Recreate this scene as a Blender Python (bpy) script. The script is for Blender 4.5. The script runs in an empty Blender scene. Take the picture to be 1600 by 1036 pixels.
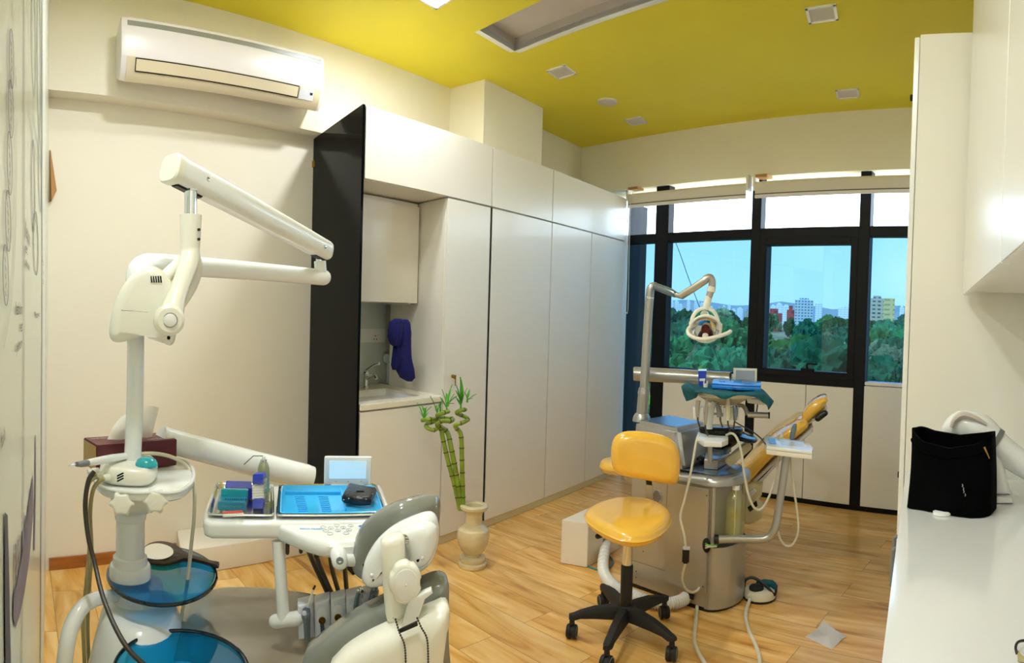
SKY, SUN, EXPO, EMIT = 5.0, 10.0, 0.78, 200
import bpy, bmesh, math, random
from mathutils import Vector, Matrix, noise
random.seed(7)
SC = bpy.context.scene
COL = SC.collection
V = Vector
# ------------------------------------------------------------------ camera model (sweep panorama: cylindrical)
YAW, TX, TY, F = 0.6270170743652311, 0.02406761686853326, 0.02805644312046531, 1024.1568283489946
CZ = 1.35
c, s = math.cos(YAW), math.sin(YAW)
R0 = Matrix(((c, s, 0), (-s, c, 0), (0, 0, 1)))
cx, sx = math.cos(TX), math.sin(TX)
RX = Matrix(((1, 0, 0), (0, cx, -sx), (0, sx, cx)))
cy, sy = math.cos(TY), math.sin(TY)
RY = Matrix(((cy, 0, sy), (0, 1, 0), (-sy, 0, cy)))
RM = RY @ RX @ R0
RT = RM.transposed()
EYE = V((0, 0, CZ))
WA = 0.2078424866742779
EX = V((math.cos(WA), -math.sin(WA), 0))      # direction along the window wall
NW = V((math.sin(WA), math.cos(WA), 0))       # into the window wall
def ray(u, v):
    a = (u - 800) / F
    return RT @ V((math.sin(a), math.cos(a), (518 - v) / F))
def D(u, v, r):                                # point at horizontal distance r from the eye
    d = ray(u, v); return EYE + d * (r / math.hypot(d.x, d.y))
def Zp(u, v, z):
    d = ray(u, v); return EYE + d * ((z - CZ) / d.z)
def Xp(u, v, x):
    d = ray(u, v); return EYE + d * (x / d.x)
def Wp(u, v, w):
    d = ray(u, v); return EYE + d * (w / NW.dot(d))
def fwd(u):
    d = ray(u, 500); d.z = 0; return d.normalized()
def rgt(u):
    f = fwd(u); return V((f.y, -f.x, 0))
UP = V((0, 0, 1))
# ------------------------------------------------------------------ materials
def lin(h):
    h = h.lstrip('#'); o = []
    for i in (0, 2, 4):
        x = int(h[i:i+2], 16) / 255
        o.append(x / 12.92 if x <= .04045 else ((x + .055) / 1.055) ** 2.4)
    return o + [1.0]
def newmat(name):
    m = bpy.data.materials.new(name); m.use_nodes = True
    return m, m.node_tree.nodes, m.node_tree.links
def mat(name, col, rough=.5, metal=0., var=.04, scale=6., coat=0., bump=0., bscale=60., trans=0., emit=0., spec=.5, stretch=None, sheen=0.):
    m, n, l = newmat(name)
    b = n['Principled BSDF']
    c1 = lin(col) if isinstance(col, str) else list(col) + [1.0]
    tc = n.new('ShaderNodeTexCoord'); mp = n.new('ShaderNodeMapping')
    l.new(tc.outputs['Object'], mp.inputs[0])
    if stretch: mp.inputs['Scale'].default_value = stretch
    nz = n.new('ShaderNodeTexNoise'); nz.inputs['Scale'].default_value = scale; nz.inputs['Detail'].default_value = 4
    l.new(mp.outputs[0], nz.inputs['Vector'])
    rp = n.new('ShaderNodeValToRGB')
    rp.color_ramp.elements[0].position = .3; rp.color_ramp.elements[1].position = .7
    rp.color_ramp.elements[0].color = [max(0, x * (1 - var)) for x in c1[:3]] + [1]
    rp.color_ramp.elements[1].color = [min(1, x * (1 + var)) for x in c1[:3]] + [1]
    l.new(nz.outputs['Fac'], rp.inputs[0]); l.new(rp.outputs[0], b.inputs['Base Color'])
    b.inputs['Roughness'].default_value = rough; b.inputs['Metallic'].default_value = metal
    b.inputs['Specular IOR Level'].default_value = spec
    b.inputs['Coat Weight'].default_value = coat; b.inputs['Coat Roughness'].default_value = .08
    if sheen: b.inputs['Sheen Weight'].default_value = sheen
    if trans: b.inputs['Transmission Weight'].default_value = trans
    if emit:
        l.new(rp.outputs[0], b.inputs['Emission Color']); b.inputs['Emission Strength'].default_value = emit
    if bump:
        nb = n.new('ShaderNodeTexNoise'); nb.inputs['Scale'].default_value = bscale; nb.inputs['Detail'].default_value = 3
        l.new(mp.outputs[0], nb.inputs['Vector'])
        bp = n.new('ShaderNodeBump'); bp.inputs['Strength'].default_value = bump; bp.inputs['Distance'].default_value = .01
        l.new(nb.outputs['Fac'], bp.inputs['Height']); l.new(bp.outputs[0], b.inputs['Normal'])
    return m
def sheetglass(name, tint, gloss=.04, rough=.0, body=None, bf=.25):
    m, n, l = newmat(name)
    n.remove(n['Principled BSDF'])
    t = n.new('ShaderNodeBsdfTransparent'); t.inputs[0].default_value = list(tint) + [1]
    g = n.new('ShaderNodeBsdfGlossy'); g.inputs['Roughness'].default_value = rough; g.inputs[0].default_value = (1, 1, 1, 1)
    lw = n.new('ShaderNodeLayerWeight'); lw.inputs[0].default_value = .5
    pw = n.new('ShaderNodeMath'); pw.operation = 'POWER'; pw.inputs[1].default_value = 5; l.new(lw.outputs['Facing'], pw.inputs[0])
    fr = n.new('ShaderNodeMath'); fr.operation = 'MULTIPLY_ADD'; fr.inputs[1].default_value = .85; fr.inputs[2].default_value = gloss; l.new(pw.outputs[0], fr.inputs[0])
    mx = n.new('ShaderNodeMixShader')
    if body:
        df = n.new('ShaderNodeBsdfDiffuse'); df.inputs[0].default_value = list(body) + [1]
        m2 = n.new('ShaderNodeMixShader'); m2.inputs[0].default_value = bf; l.new(t.outputs[0], m2.inputs[1]); l.new(df.outputs[0], m2.inputs[2]); t = m2
    l.new(fr.outputs[0], mx.inputs[0]); l.new(t.outputs[0], mx.inputs[1]); l.new(g.outputs[0], mx.inputs[2])
    l.new(mx.outputs[0], n['Material Output'].inputs[0])
    return m
M = {}
M['wall'] = mat('wall_paint', '#f2ecdc', .7, var=.015, scale=2)
M['ceil'] = mat('ceiling_yellow_paint', '#e8d832', .6, var=.03, scale=1.5)
M['lam'] = mat('cream_laminate', '#eeeae0', .32, var=.012, scale=1.5, coat=.15)
M['lamw'] = mat('white_laminate', '#efefea', .24, var=.01, scale=2)
M['lamt'] = mat('satin_white_laminate', '#eae7dd', .5, var=.01, scale=2, spec=.3)
M['counter'] = mat('white_gloss_counter', '#e2e4e6', .14, var=.008, scale=3, coat=.4)
M['gap'] = mat('dark_gap', '#15130f', .8)
M['blackglass'] = mat('black_back_painted_glass', '#04080a', .06, var=.1, spec=.05)
M['blackframe'] = mat('black_anodised_aluminium', '#07080b', .5, var=.1, spec=.25)
M['white'] = mat('white_enamel', '#eef0ee', .22, var=.012, scale=4, coat=.35)
M['cream'] = mat('cream_plastic', '#f0eee0', .3, var=.015, scale=5, coat=.2)
M['acwhite'] = mat('ac_white_plastic', '#e9e4e6', .3, var=.012, scale=4)
M['acvane_shade'] = mat('ac_beige_vane_shade', '#e6d9bd', .35, var=.02, scale=6)  # beige carries the shade of the downward-facing lower part
M['steel'] = mat('polished_steel', '#cfd3d6', .12, metal=1., var=.04, scale=20)
M['chrome'] = mat('chrome', '#dfe3e6', .06, metal=1., var=.02)
M['silver'] = mat('silver_painted_metal', '#b3b3b1', .3, metal=.65, var=.03, scale=8)
M['silverp'] = mat('brushed_silver_panel', '#b9b3a4', .34, metal=.6, var=.04, scale=14, stretch=(1, 1, .1))
M['greyband'] = mat('grey_trim_band', '#a7adb6', .25, metal=.5, var=.03)
M['dark'] = mat('black_plastic', '#0c0d0e', .4, var=.1)
M['rubber'] = mat('black_rubber', '#161513', .65, var=.15, bump=.1)
M['darkglass'] = mat('black_glass_bowl', '#04080b', .08, spec=.35)
M['midblue'] = mat('bright_blue_plastic', '#1d86e8', .25, var=.05, coat=.2)
M['yellow'] = mat('yellow_vinyl', '#f6c04a', .16, var=.03, scale=5, coat=.5, bump=.03, bscale=30)
M['greyvinyl'] = mat('grey_vinyl', '#84877f', .2, var=.12, scale=9, coat=.5, bump=.12, bscale=30)
M['greige'] = mat('greige_vinyl_under_clear_cover', '#968d7a', .14, var=.2, scale=5, coat=.9, bump=.35, bscale=7)
M['greycup'] = mat('pale_grey_plastic', '#dde1ea', .25, var=.02, coat=.3)
M['midgrey'] = mat('grey_plastic', '#77797a', .35, var=.05)
M['bluesteel'] = mat('blue_grey_metal', '#7d8e9b', .25, metal=.7, var=.06)
M['hose'] = mat('brown_grey_hose', '#3d362b', .45, var=.1, scale=30)
M['hosey'] = mat('aged_yellow_hose', '#b0a474', .45, var=.08, scale=20)
M['hosew'] = mat('ivory_cable', '#d9d4bf', .4, var=.05, scale=20)
M['maroon'] = mat('maroon_card', '#5a1a22', .45, var=.1, scale=12)
M['tissue'] = mat('white_tissue', '#f2ece2', .9, var=.02, bump=.3, bscale=20)
M['turq'] = mat('turquoise_pad', '#19a6b4', .2, var=.04, coat=.4)
M['bluetray'] = mat('sky_blue_plastic', '#38b6f6', .22, var=.04, scale=10, coat=.3)
M['blue'] = mat('royal_blue_plastic', '#173fc4', .35, var=.08, scale=10)
M['deepblue'] = mat('dark_blue_plastic', '#14289a', .4, var=.1)
M['teal'] = mat('teal_plastic', '#1f86a3', .3, var=.08, coat=.2)
M['tealcloth'] = mat('teal_drape_cloth', '#0b5c68', .9, var=.15, scale=20, bump=.4, bscale=60)
M['towel'] = mat('navy_towel', '#080b58', .95, var=.15, scale=40, bump=.6, bscale=160)
M['red'] = mat('coral_red_plastic', '#e8594d', .35, var=.06)
M['leather'] = mat('black_leather', '#0b0b0c', .35, var=.2, scale=30, bump=.25, bscale=90)
M['fabric'] = mat('black_fabric', '#010202', .95, var=.2, scale=60, bump=.15, bscale=200, spec=.08)
M['paper'] = mat('white_paper', '#f4f2f3', .8, var=.01)
M['marble'] = mat('cream_marble', '#d9cba4', .25, var=.2, scale=5, coat=.3, stretch=(1, 1, 2.5))
M['bamboo'] = mat('green_bamboo_stem', '#7f9a2c', .3, var=.25, scale=14, coat=.2)
M['node'] = mat('brown_bamboo_node', '#4a4a1a', .5, var=.2)
M['leaf'] = mat('bamboo_leaf', '#4fa62a', .4, var=.25, scale=20)
M['wood'] = mat('brown_carved_wood', '#3b2713', .45, var=.25, scale=30, bump=.4, bscale=60)
M['woodblock'] = mat('light_brown_wood', '#b98a52', .5, var=.12, scale=6, stretch=(1, 1, .15))
M['mirror'] = mat('mirror_glass', '#f2f4f4', .02, metal=1., var=0)
M['gold'] = mat('brass', '#b58f3a', .2, metal=1., var=.05)
M['ink'] = mat('dark_grey_print', '#4b4550', .6, var=.1)
M['inkp'] = mat('purple_grey_print', '#7d6f7d', .6, var=.15, scale=9)
M['inkl'] = mat('pale_grey_print', '#a7aaa6', .6, var=.1)
M['inkg'] = mat('olive_print', '#a59a33', .6, var=.3, scale=9)
M['inkb'] = mat('light_blue_print', '#2a8fe0', .5)
M['mural'] = mat('pale_green_wall_panel', '#d8e0d2', .3, var=.02, scale=1.5, coat=.35)
M['muralb'] = mat('white_panel_edge', '#dfe3df', .35, var=.02)
M['lens'] = mat('lamp_lens', '#5c6a78', .08, metal=.4)
M['lit'] = mat('lit_led_panel', '#f3f7fb', .5, emit=EMIT, var=0)
M['led_off'] = mat('unlit_led_panel', '#cfc4bd', .4, var=.02)
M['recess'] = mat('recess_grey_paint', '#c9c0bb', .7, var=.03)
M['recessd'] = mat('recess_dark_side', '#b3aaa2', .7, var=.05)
M['blindf'] = mat('roller_blind_fabric', '#e6ded3', .8, var=.02, bump=.1, bscale=200)
M['blindb'] = mat('blind_bottom_bar', '#efe9ea', .4)
M['blindd'] = mat('blind_dark_slot', '#6b6660', .5)
M['tile'] = mat('pale_grey_tile', '#d3dbd8', .2, var=.02, scale=3, coat=.2)
M['sink'] = mat('white_ceramic', '#f4f6f8', .1, var=.005, coat=.5)
M['granite'] = mat('cream_sink_top', '#ece6d2', .25, var=.03, scale=30, coat=.2)
M['kick'] = mat('beige_plinth', '#d9cfa6', .45, var=.03, scale=4)
M['skirt'] = mat('brown_wood_skirting', '#a5642a', .4, var=.2, scale=5, stretch=(.6, 1, 8))
M['step'] = mat('white_step_laminate', '#eee6d8', .4, var=.02)
M['screen'] = mat('pale_blue_screen', '#b8dcf2', .25, var=.02, emit=.25)
M['greyscreen'] = mat('grey_screen', '#a9b3c4', .2, var=.02)
M['keypad'] = mat('pale_keypad', '#e6e9f2', .3, var=.01)
M['bottlebeige'] = mat('spray_can_green_grey', '#a8ad8a', .25, metal=.5, var=.05)
M['cotton'] = mat('white_cotton', '#efe9e0', .9, var=.05, bump=.3)
M['clear'] = sheetglass('clear_plastic', (.93, .95, .95))
M['glass'] = sheetglass('clear_window_glass', (.97, .98, .98))
M['film'] = sheetglass('blue_tinted_window_glass', (.060, .122, .168))
M['blueglass'] = sheetglass('blue_glass_shelf', (.10, .62, .90), body=(.01, .25, .60))
M['glassedge'] = mat('dark_glass_edge', '#06202a', .1, coat=.5)
M['water'] = sheetglass('water_bottle_plastic', (.94, .95, .80), gloss=.10, body=(.80, .76, .25), bf=.09)
# ------------------------------------------------------------------ mesh builder
class B:
    def __init__(self): self.bm = bmesh.new(); self.vv = self.bm.verts; self.ff = self.bm.faces
    def face(self, pts):
        try: return self.ff.new([self.vv.new(p) for p in pts])
        except ValueError: return None
    def _f(self, vs):
        try: return self.ff.new(vs)
        except ValueError: return None
    def rings(self, rings, close=True, cap0=True, cap1=True):
        vs = [[self.vv.new(p) for p in r] for r in rings]
        for a, b in zip(vs, vs[1:]):
            n = len(a)
            for i in range(n if close else n - 1):
                j = (i + 1) % n
                self._f((a[i], a[j], b[j], b[i]))
        if cap0: self._f(vs[0][::-1])
        if cap1: self._f(vs[-1])
        return self
    def hexa(self, p, bev=0.):
        """p: 4 bottom corners then 4 top corners"""
        bm = bmesh.new(); v = [bm.verts.new(q) for q in p]
        for f in ((3, 2, 1, 0), (4, 5, 6, 7), (0, 1, 5, 4), (1, 2, 6, 5), (2, 3, 7, 6), (3, 0, 4, 7)): bm.faces.new([v[i] for i in f])
        if bev: bmesh.ops.bevel(bm, geom=bm.edges[:], offset=bev, segments=2, affect='EDGES', clamp_overlap=True)
        self.join(bm); return self
    def join(self, bm):
        me = bpy.data.meshes.new('tmp'); bm.to_mesh(me); bm.free(); self.bm.from_mesh(me); bpy.data.meshes.remove(me)
    def box(self, x0, x1, y0, y1, z0, z1, bev=0.):
        return self.hexa([V((x0, y0, z0)), V((x1, y0, z0)), V((x1, y1, z0)), V((x0, y1, z0)), V((x0, y0, z1)), V((x1, y0, z1)), V((x1, y1, z1)), V((x0, y1, z1))], bev)
    def obox(self, c, ax, ay, az, hx, hy, hz, bev=0.):
        p = []
        for k in (-1, 1):
            for i, j in ((-1, -1), (1, -1), (1, 1), (-1, 1)): p.append(c + ax * (hx * i) + ay * (hy * j) + az * (hz * k))
        return self.hexa(p, bev)
    def slab(self, pts, n, th, rd=0., seg=3, mid=True, sm=0, rd2=None):
        """outline extruded along n by th (centred when mid), edges rounded by rd (top rd2)"""
        n = n.normalized(); pts = [V(p) for p in pts]
        if sm: pts = smooth_loop(pts, sm)
        area = V((0, 0, 0))
        for a, b in zip(pts, pts[1:] + pts[:1]): area += a.cross(b)
        if area.dot(n) < 0: pts = pts[::-1]
        lo = -th / 2 if mid else 0.; hi = lo + th
        rd = min(rd, th / 2); r2 = rd if rd2 is None else min(rd2, th / 2)
        rr = []
        if rd > 0:
            for k in range(seg + 1):
                a = math.pi / 2 * k / seg
                rr.append((rd * (1 - math.sin(a)), lo + rd * (1 - math.cos(a))))
        else: rr.append((0, lo))
        if r2 > 0:
            for k in range(seg + 1):
                a = math.pi / 2 * k / seg
                rr.append((r2 * (1 - math.cos(a)), hi - r2 * (1 - math.sin(a))))
        else: rr.append((0, hi))
        self.rings([[q + n * z for q in inset(pts, n, d)] for d, z in rr]); return self
    def tube(self, pts, r, seg=12, sm=0, caps=True, rnd=False):
        pts = [V(p) for p in pts]
        rs = list(r) if isinstance(r, (list, tuple)) else [r] * len(pts)
        if sm:
            pts, rs = smooth_path(pts, rs, sm)
        if rnd:
            d0 = (pts[0] - pts[1]).normalized(); d1 = (pts[-1] - pts[-2]).normalized()
            a0 = [pts[0] + d0 * rs[0] * math.sin(t) for t in (1.25, .8, .4)]; b0 = [rs[0] * math.cos(t) for t in (1.25, .8, .4)]
            a1 = [pts[-1] + d1 * rs[-1] * math.sin(t) for t in (.4, .8, 1.25)]; b1 = [rs[-1] * math.cos(t) for t in (.4, .8, 1.25)]
            pts = a0 + pts + a1; rs = b0 + rs + b1
        rings = []; up = None
        for i, p in enumerate(pts):
            t = (pts[min(i + 1, len(pts) - 1)] - pts[max(i - 1, 0)])
            if t.length < 1e-9: t = V((0, 0, 1))
            t.normalize()
            if up is None:
                up = V((0, 0, 1)) if abs(t.z) < .9 else V((1, 0, 0))
            a = t.cross(up)
            if a.length < 1e-6: a = t.cross(V((0, 1, 0)))
            a.normalize(); b = a.cross(t).normalized(); up = b
            rings.append([p + (a * math.cos(2 * math.pi * k / seg) + b * math.sin(2 * math.pi * k / seg)) * rs[i] for k in range(seg)])
        self.rings(rings, cap0=caps, cap1=caps); return self
    def lathe(self, prof, c, seg=28, ax=None, cap=True, sx=1., sy=1.):
        ax = (ax or UP).normalized()
        a = ax.orthogonal().normalized() if abs(ax.z) < .99 else V((1, 0, 0)); b = ax.cross(a)
        self.rings([[c + ax * z + (a * math.cos(2 * math.pi * k / seg) * sx + b * math.sin(2 * math.pi * k / seg) * sy) * max(r, 1e-4) for k in range(seg)] for r, z in prof], cap0=cap, cap1=cap); return self
    def ball(self, c, r, seg=16, sc=(1, 1, 1)):
        prof = [(r * math.sin(math.pi * k / 8), -r * math.cos(math.pi * k / 8)) for k in range(9)]
        self.rings([[c + V((math.cos(2 * math.pi * k / seg) * max(q, 1e-4) * sc[0], math.sin(2 * math.pi * k / seg) * max(q, 1e-4) * sc[1], z * sc[2])) for k in range(seg)] for q, z in prof]); return self
def inset(pts, n, d):
    if d < 1e-7: return pts
    if len(pts) > 14:
        k = max(2, int(d / .003)); q = pts
        for _ in range(k):
            q = inset1(q, n, d / k); m = len(q)
            for _s in (0, 1): q = [q[i] * .5 + (q[i - 1] + q[(i + 1) % m]) * .25 for i in range(m)]
        return q
    return inset1(pts, n, d)
def inset1(pts, n, d):
    o = []; m = len(pts)
    for i in range(m):
        e1 = pts[i] - pts[i - 1]; e2 = pts[(i + 1) % m] - pts[i]
        if e1.length < 1e-9: e1 = e2
        if e2.length < 1e-9: e2 = e1
        n1 = n.cross(e1.normalized()); n2 = n.cross(e2.normalized()); b = n1 + n2
        if b.length < 1e-6: b = n1
        b.normalize(); o.append(pts[i] + b * (d / max(.5, b.dot(n1))))
    return o
def cr(p0, p1, p2, p3, t): return .5 * ((2 * p1) + (p2 - p0) * t + (2 * p0 - 5 * p1 + 4 * p2 - p3) * t * t + (3 * p1 - p0 - 3 * p2 + p3) * t ** 3)
def smooth_loop(p, k):
    n = len(p); return [cr(p[i - 1], p[i], p[(i + 1) % n], p[(i + 2) % n], j / k) for i in range(n) for j in range(k)]
def smooth_path(p, r, k):
    n = len(p); o = []; q = []
    for i in range(n - 1):
        a, b, c_, d = p[max(i - 1, 0)], p[i], p[i + 1], p[min(i + 2, n - 1)]
        for j in range(k): o.append(cr(a, b, c_, d, j / k)); q.append(r[i] + (r[i + 1] - r[i]) * j / k)
    return o + [p[-1]], q + [r[-1]]
def ell(c, a, b, ex=None, ey=None, n=40):
    ex = ex or V((1, 0, 0)); ey = ey or V((0, 1, 0))
    return [c + ex * (a * math.cos(2 * math.pi * k / n)) + ey * (b * math.sin(2 * math.pi * k / n)) for k in range(n)]
# ------------------------------------------------------------------ scene objects
def tag(o, label=None, cat=None, group=None, kind=None):
    if label: o['label'] = label
    if cat: o['category'] = cat
    if group: o['group'] = group
    if kind: o['kind'] = kind
    return o
ORG = {}
def thing(name, label, cat, loc, group=None):
    o = bpy.data.objects.new(name, None); COL.objects.link(o); o.location = loc; o.empty_display_size = .05
    ORG[o] = V(loc); return tag(o, label, cat, group)
def obj(name, b, m, parent=None, label=None, cat=None, group=None, kind=None, loc=None, ang=35, flat=False, shade=None):
    bm = b.bm if isinstance(b, B) else b
    bmesh.ops.recalc_face_normals(bm, faces=bm.faces[:])
    if parent is not None: org = ORG[parent]
    elif loc is not None: org = V(loc)
    else:
        xs = [v.co for v in bm.verts]; lo = [min(q[i] for q in xs) for i in range(3)]; hi = [max(q[i] for q in xs) for i in range(3)]
        org = V(((lo[0] + hi[0]) / 2, (lo[1] + hi[1]) / 2, lo[2]))
    for v in bm.verts: v.co -= org
    me = bpy.data.meshes.new(name); bm.to_mesh(me); bm.free()
    mm = M[m] if isinstance(m, str) else m
    me.materials.append(mm)
    if not flat:
        for p in me.polygons: p.use_smooth = True
        me.set_sharp_from_angle(angle=math.radians(ang))
    o = bpy.data.objects.new(name, me); COL.objects.link(o); ORG[o] = org
    if parent is not None: o.parent = parent
    else: o.location = org
    return tag(o, label, cat, group, kind)
def struct(name, b, m, parent=None): return obj(name, b, m, parent, kind='structure' if parent is None else None)
def text_bm(txt, origin, ex, ey, size, depth=.0006, align='CENTER', bold=0.):
    cu = bpy.data.curves.new('txt', 'FONT'); cu.body = txt; cu.size = size; cu.align_x = align; cu.align_y = 'CENTER'; cu.resolution_u = 2; cu.offset = bold
    t = bpy.data.objects.new('txt', cu); COL.objects.link(t)
    dg = bpy.context.evaluated_depsgraph_get(); me = bpy.data.meshes.new_from_object(t.evaluated_get(dg))
    bpy.data.objects.remove(t); bpy.data.curves.remove(cu)
    b = B(); b.bm.from_mesh(me); bpy.data.meshes.remove(me)
    n = ex.cross(ey).normalized()
    for v in b.bm.verts: v.co = origin + ex * v.co.x + ey * v.co.y + n * depth
    return b
# ================================================================== ROOM SHELL
DU, DL, DC = -3.114, -3.236, -2.522      # upper left wall, lower left wall, cupboard fronts
HC, ZB = 2.939, 2.401
ZC0 = 2.396
K = -.2109                                # slope of the cross walls in plan
W0 = 4.60                                 # window frame front plane
def S(u, v, w=W0): return EX.dot(Wp(u, v, w))
def WP(s, z, w=W0): return NW * w + EX * s + UP * z
def wbox(b, s0, s1, z0, z1, w0, w1, bev=0.):
    return b.hexa([WP(s0, z0, w0), WP(s1, z0, w0), WP(s1, z0, w1), WP(s0, z0, w1), WP(s0, z1, w0), WP(s1, z1, w0), WP(s1, z1, w1), WP(s0, z1, w1)], bev)
def floor_mat():
    m, n, l = newmat('oak_plank_floor'); b = n['Principled BSDF']
    tc = n.new('ShaderNodeTexCoord'); mp = n.new('ShaderNodeMapping'); l.new(tc.outputs['Object'], mp.inputs[0])
    mp.inputs['Rotation'].default_value = (0, 0, WA * .92)
    br = n.new('ShaderNodeTexBrick'); l.new(mp.outputs[0], br.inputs['Vector'])
    br.offset = .37; br.inputs['Scale'].default_value = 1.0; br.inputs['Brick Width'].default_value = 1.05; br.inputs['Row Height'].default_value = .185
    br.inputs['Mortar Size'].default_value = .0012; br.inputs['Bias'].default_value = 0.; br.inputs['Mortar Smooth'].default_value = .3
    br.inputs['Color1'].default_value = (0, 0, 0, 1); br.inputs['Color2'].default_value = (1, 1, 1, 1); br.inputs['Mortar'].default_value = (.5, .5, .5, 1)
    mp2 = n.new('ShaderNodeMapping'); l.new(mp.outputs[0], mp2.inputs[0]); mp2.inputs['Scale'].default_value = (1.1, 7, 1)
    ad = n.new('ShaderNodeVectorMath'); ad.operation = 'ADD'; l.new(mp2.outputs[0], ad.inputs[0])
    sc_ = n.new('ShaderNodeVectorMath'); sc_.operation = 'SCALE'; l.new(br.outputs['Color'], sc_.inputs[0]); sc_.inputs['Scale'].default_value = 40
    l.new(sc_.outputs[0], ad.inputs[1])
    nz = n.new('ShaderNodeTexNoise'); nz.inputs['Scale'].default_value = 1.6; nz.inputs['Detail'].default_value = 7; nz.inputs['Distortion'].default_value = 1.4
    l.new(ad.outputs[0], nz.inputs['Vector'])
    rp = n.new('ShaderNodeValToRGB'); e = rp.color_ramp.elements
    e[0].position = .28; e[0].color = lin('#b4782a'); e[1].position = .66; e[1].color = lin('#efc882')
    x = rp.color_ramp.elements.new(.42); x.color = lin('#dba551')
    l.new(nz.outputs['Fac'], rp.inputs[0])
    hs = n.new('ShaderNodeHueSaturation'); l.new(rp.outputs[0], hs.inputs['Color'])
    mr = n.new('ShaderNodeMapRange'); mr.inputs['To Min'].default_value = .88; mr.inputs['To Max'].default_value = 1.12
    l.new(br.outputs['Color'], mr.inputs['Value']); l.new(mr.outputs[0], hs.inputs['Value'])
    mx = n.new('ShaderNodeMix'); mx.data_type = 'RGBA'; l.new(br.outputs['Fac'], mx.inputs['Factor'])
    l.new(hs.outputs[0], mx.inputs['A']); mx.inputs['B'].default_value = lin('#6a431a')
    l.new(mx.outputs['Result'], b.inputs['Base Color'])
    b.inputs['Roughness'].default_value = .3; b.inputs['Coat Weight'].default_value = .15; b.inputs['Coat Roughness'].default_value = .2
    return m
M['floor'] = floor_mat()
XR, YB = .72, -1.8
def poly(pts, z0, z1):
    return B().slab([V((x, y, 0)) for x, y in pts], UP, z1 - z0, mid=False) 
b = B().slab([V(p) for p in ((-3.4, YB - .1, -.1), (XR + .1, YB - .1, -.1), (XR + .1, 4.85, -.1), (-3.4, 5.75, -.1))], UP, .1, mid=False)
struct('floor', b, 'floor')
# ceiling with the open recess
RA, RB_ = V((-2.35, 2.86, HC)), V((-2.355, 3.20, HC)); RC, RD = RB_ + EX * 1.42, RA + EX * 1.42
b = B()
P0, P1, P2, P3 = V((-3.3, YB - .1, HC)), V((XR + .1, YB - .1, HC)), V((XR + .1, 4.6, HC)), V((-3.3, 5.45, HC))
vs = [b.vv.new(q) for q in (P0, P1, P2, P3, RA, RD, RC, RB_)]
for f in ((0, 1, 5, 4), (1, 2, 6, 5), (2, 3, 7, 6), (3, 0, 4, 7)): b.ff.new([vs[i] for i in f])
ceil = struct('ceiling', b, 'ceil')
b = B(); up = UP * .075
for p, q in ((RA, RD), (RD, RC), (RC, RB_), (RB_, RA)): b.face([p, q, q + up, p + up])
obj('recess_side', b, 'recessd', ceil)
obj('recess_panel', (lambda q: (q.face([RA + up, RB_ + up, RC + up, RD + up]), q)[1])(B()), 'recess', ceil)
b = B(); i_ = EX.cross(UP)
for p, q in ((RB_, RC), (RA, RB_)):
    d = (q - p).normalized(); nn = UP.cross(d)
    if nn.dot((RA + RC) / 2 - p) > 0: nn = -nn
    b.hexa([p - UP * .004, q - UP * .004, q + nn * .035 - UP * .004, p + nn * .035 - UP * .004, p + UP * .03, q + UP * .03, q + nn * .035 + UP * .03, p + nn * .035 + UP * .03])
obj('recess_trim', b, 'white', ceil)
# left wall with bulkhead
prof = [(DU, ZB), (DU, HC + .2), (DL - .12, HC + .2), (DL - .12, 0), (DL, 0), (DL, ZB)]
y0, y1 = YB, 5.6
b = B().rings([[V((x, y0, z)) for x, z in prof], [V((x, y1, z)) for x, z in prof]])
struct('wall_left', b, 'wall')
b = B().box(DU - .02, -2.803, 3.475, 4.19, ZC0, HC + .05)
struct('column_left', b, 'wall')
# graphic wall beside the viewer (panel surface is a part)
g0 = V((DL, .774, 0)); gd = V((1, -.25, 0)).normalized(); gn = V((gd.y, -gd.x, 0)); GL = 2.95
b = B().hexa([g0, g0 + gd * GL, g0 + gd * GL + gn * .1, g0 + gn * .1] + [q + UP * (HC + .05) for q in (g0, g0 + gd * GL, g0 + gd * GL + gn * .1, g0 + gn * .1)])
wg = struct('wall_graphic', b, 'mural')
# right, back, window walls
struct('wall_right', B().box(XR, XR + .12, YB, 4.75, 0, HC + .05), 'wall')
struct('wall_back', B().box(-3.35, XR + .12, YB - .12, YB, 0, HC + .05), 'wall')
b = B(); wbox(b, -4.3, 0.0, 2.497, HC + .05, 4.575, 4.90)
struct('wall_window', b, 'wall')
b = B(); wbox(b, -4.5, S(976, 480), 0, 2.385, 4.605, 4.9); struct('wall_window_side', b, 'blackframe')
# skirting on the left wall
b = B().hexa([V((DL, .79, 0)), V((DL + .014, .79, 0)), V((DL + .014, 1.5, 0)), V((DL, 1.5, 0)), V((DL, .79, .062)), V((DL + .014, .79, .062)), V((DL + .014, 1.5, .062)), V((DL, 1.5, .062))])
struct('baseboard_left', b, 'skirt')
# small wood block high in the corner
p = [Xp(74, 226, DL), Xp(74, 320, DL)]
b = B().hexa([V((DL, .78, 1.88)), V((DL + .05, .78, 1.88)), V((DL + .012, .815, 1.94)), V((DL, .815, 1.94)), V((DL, .78, 2.14)), V((DL + .012, .78, 2.14)), V((DL + .005, .785, 2.14)), V((DL, .785, 2.14))])
tag(obj('wooden_bracket', b, 'woodblock'), 'small tapered brown wooden bracket in the wall corner under the bulkhead', 'bracket')
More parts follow.
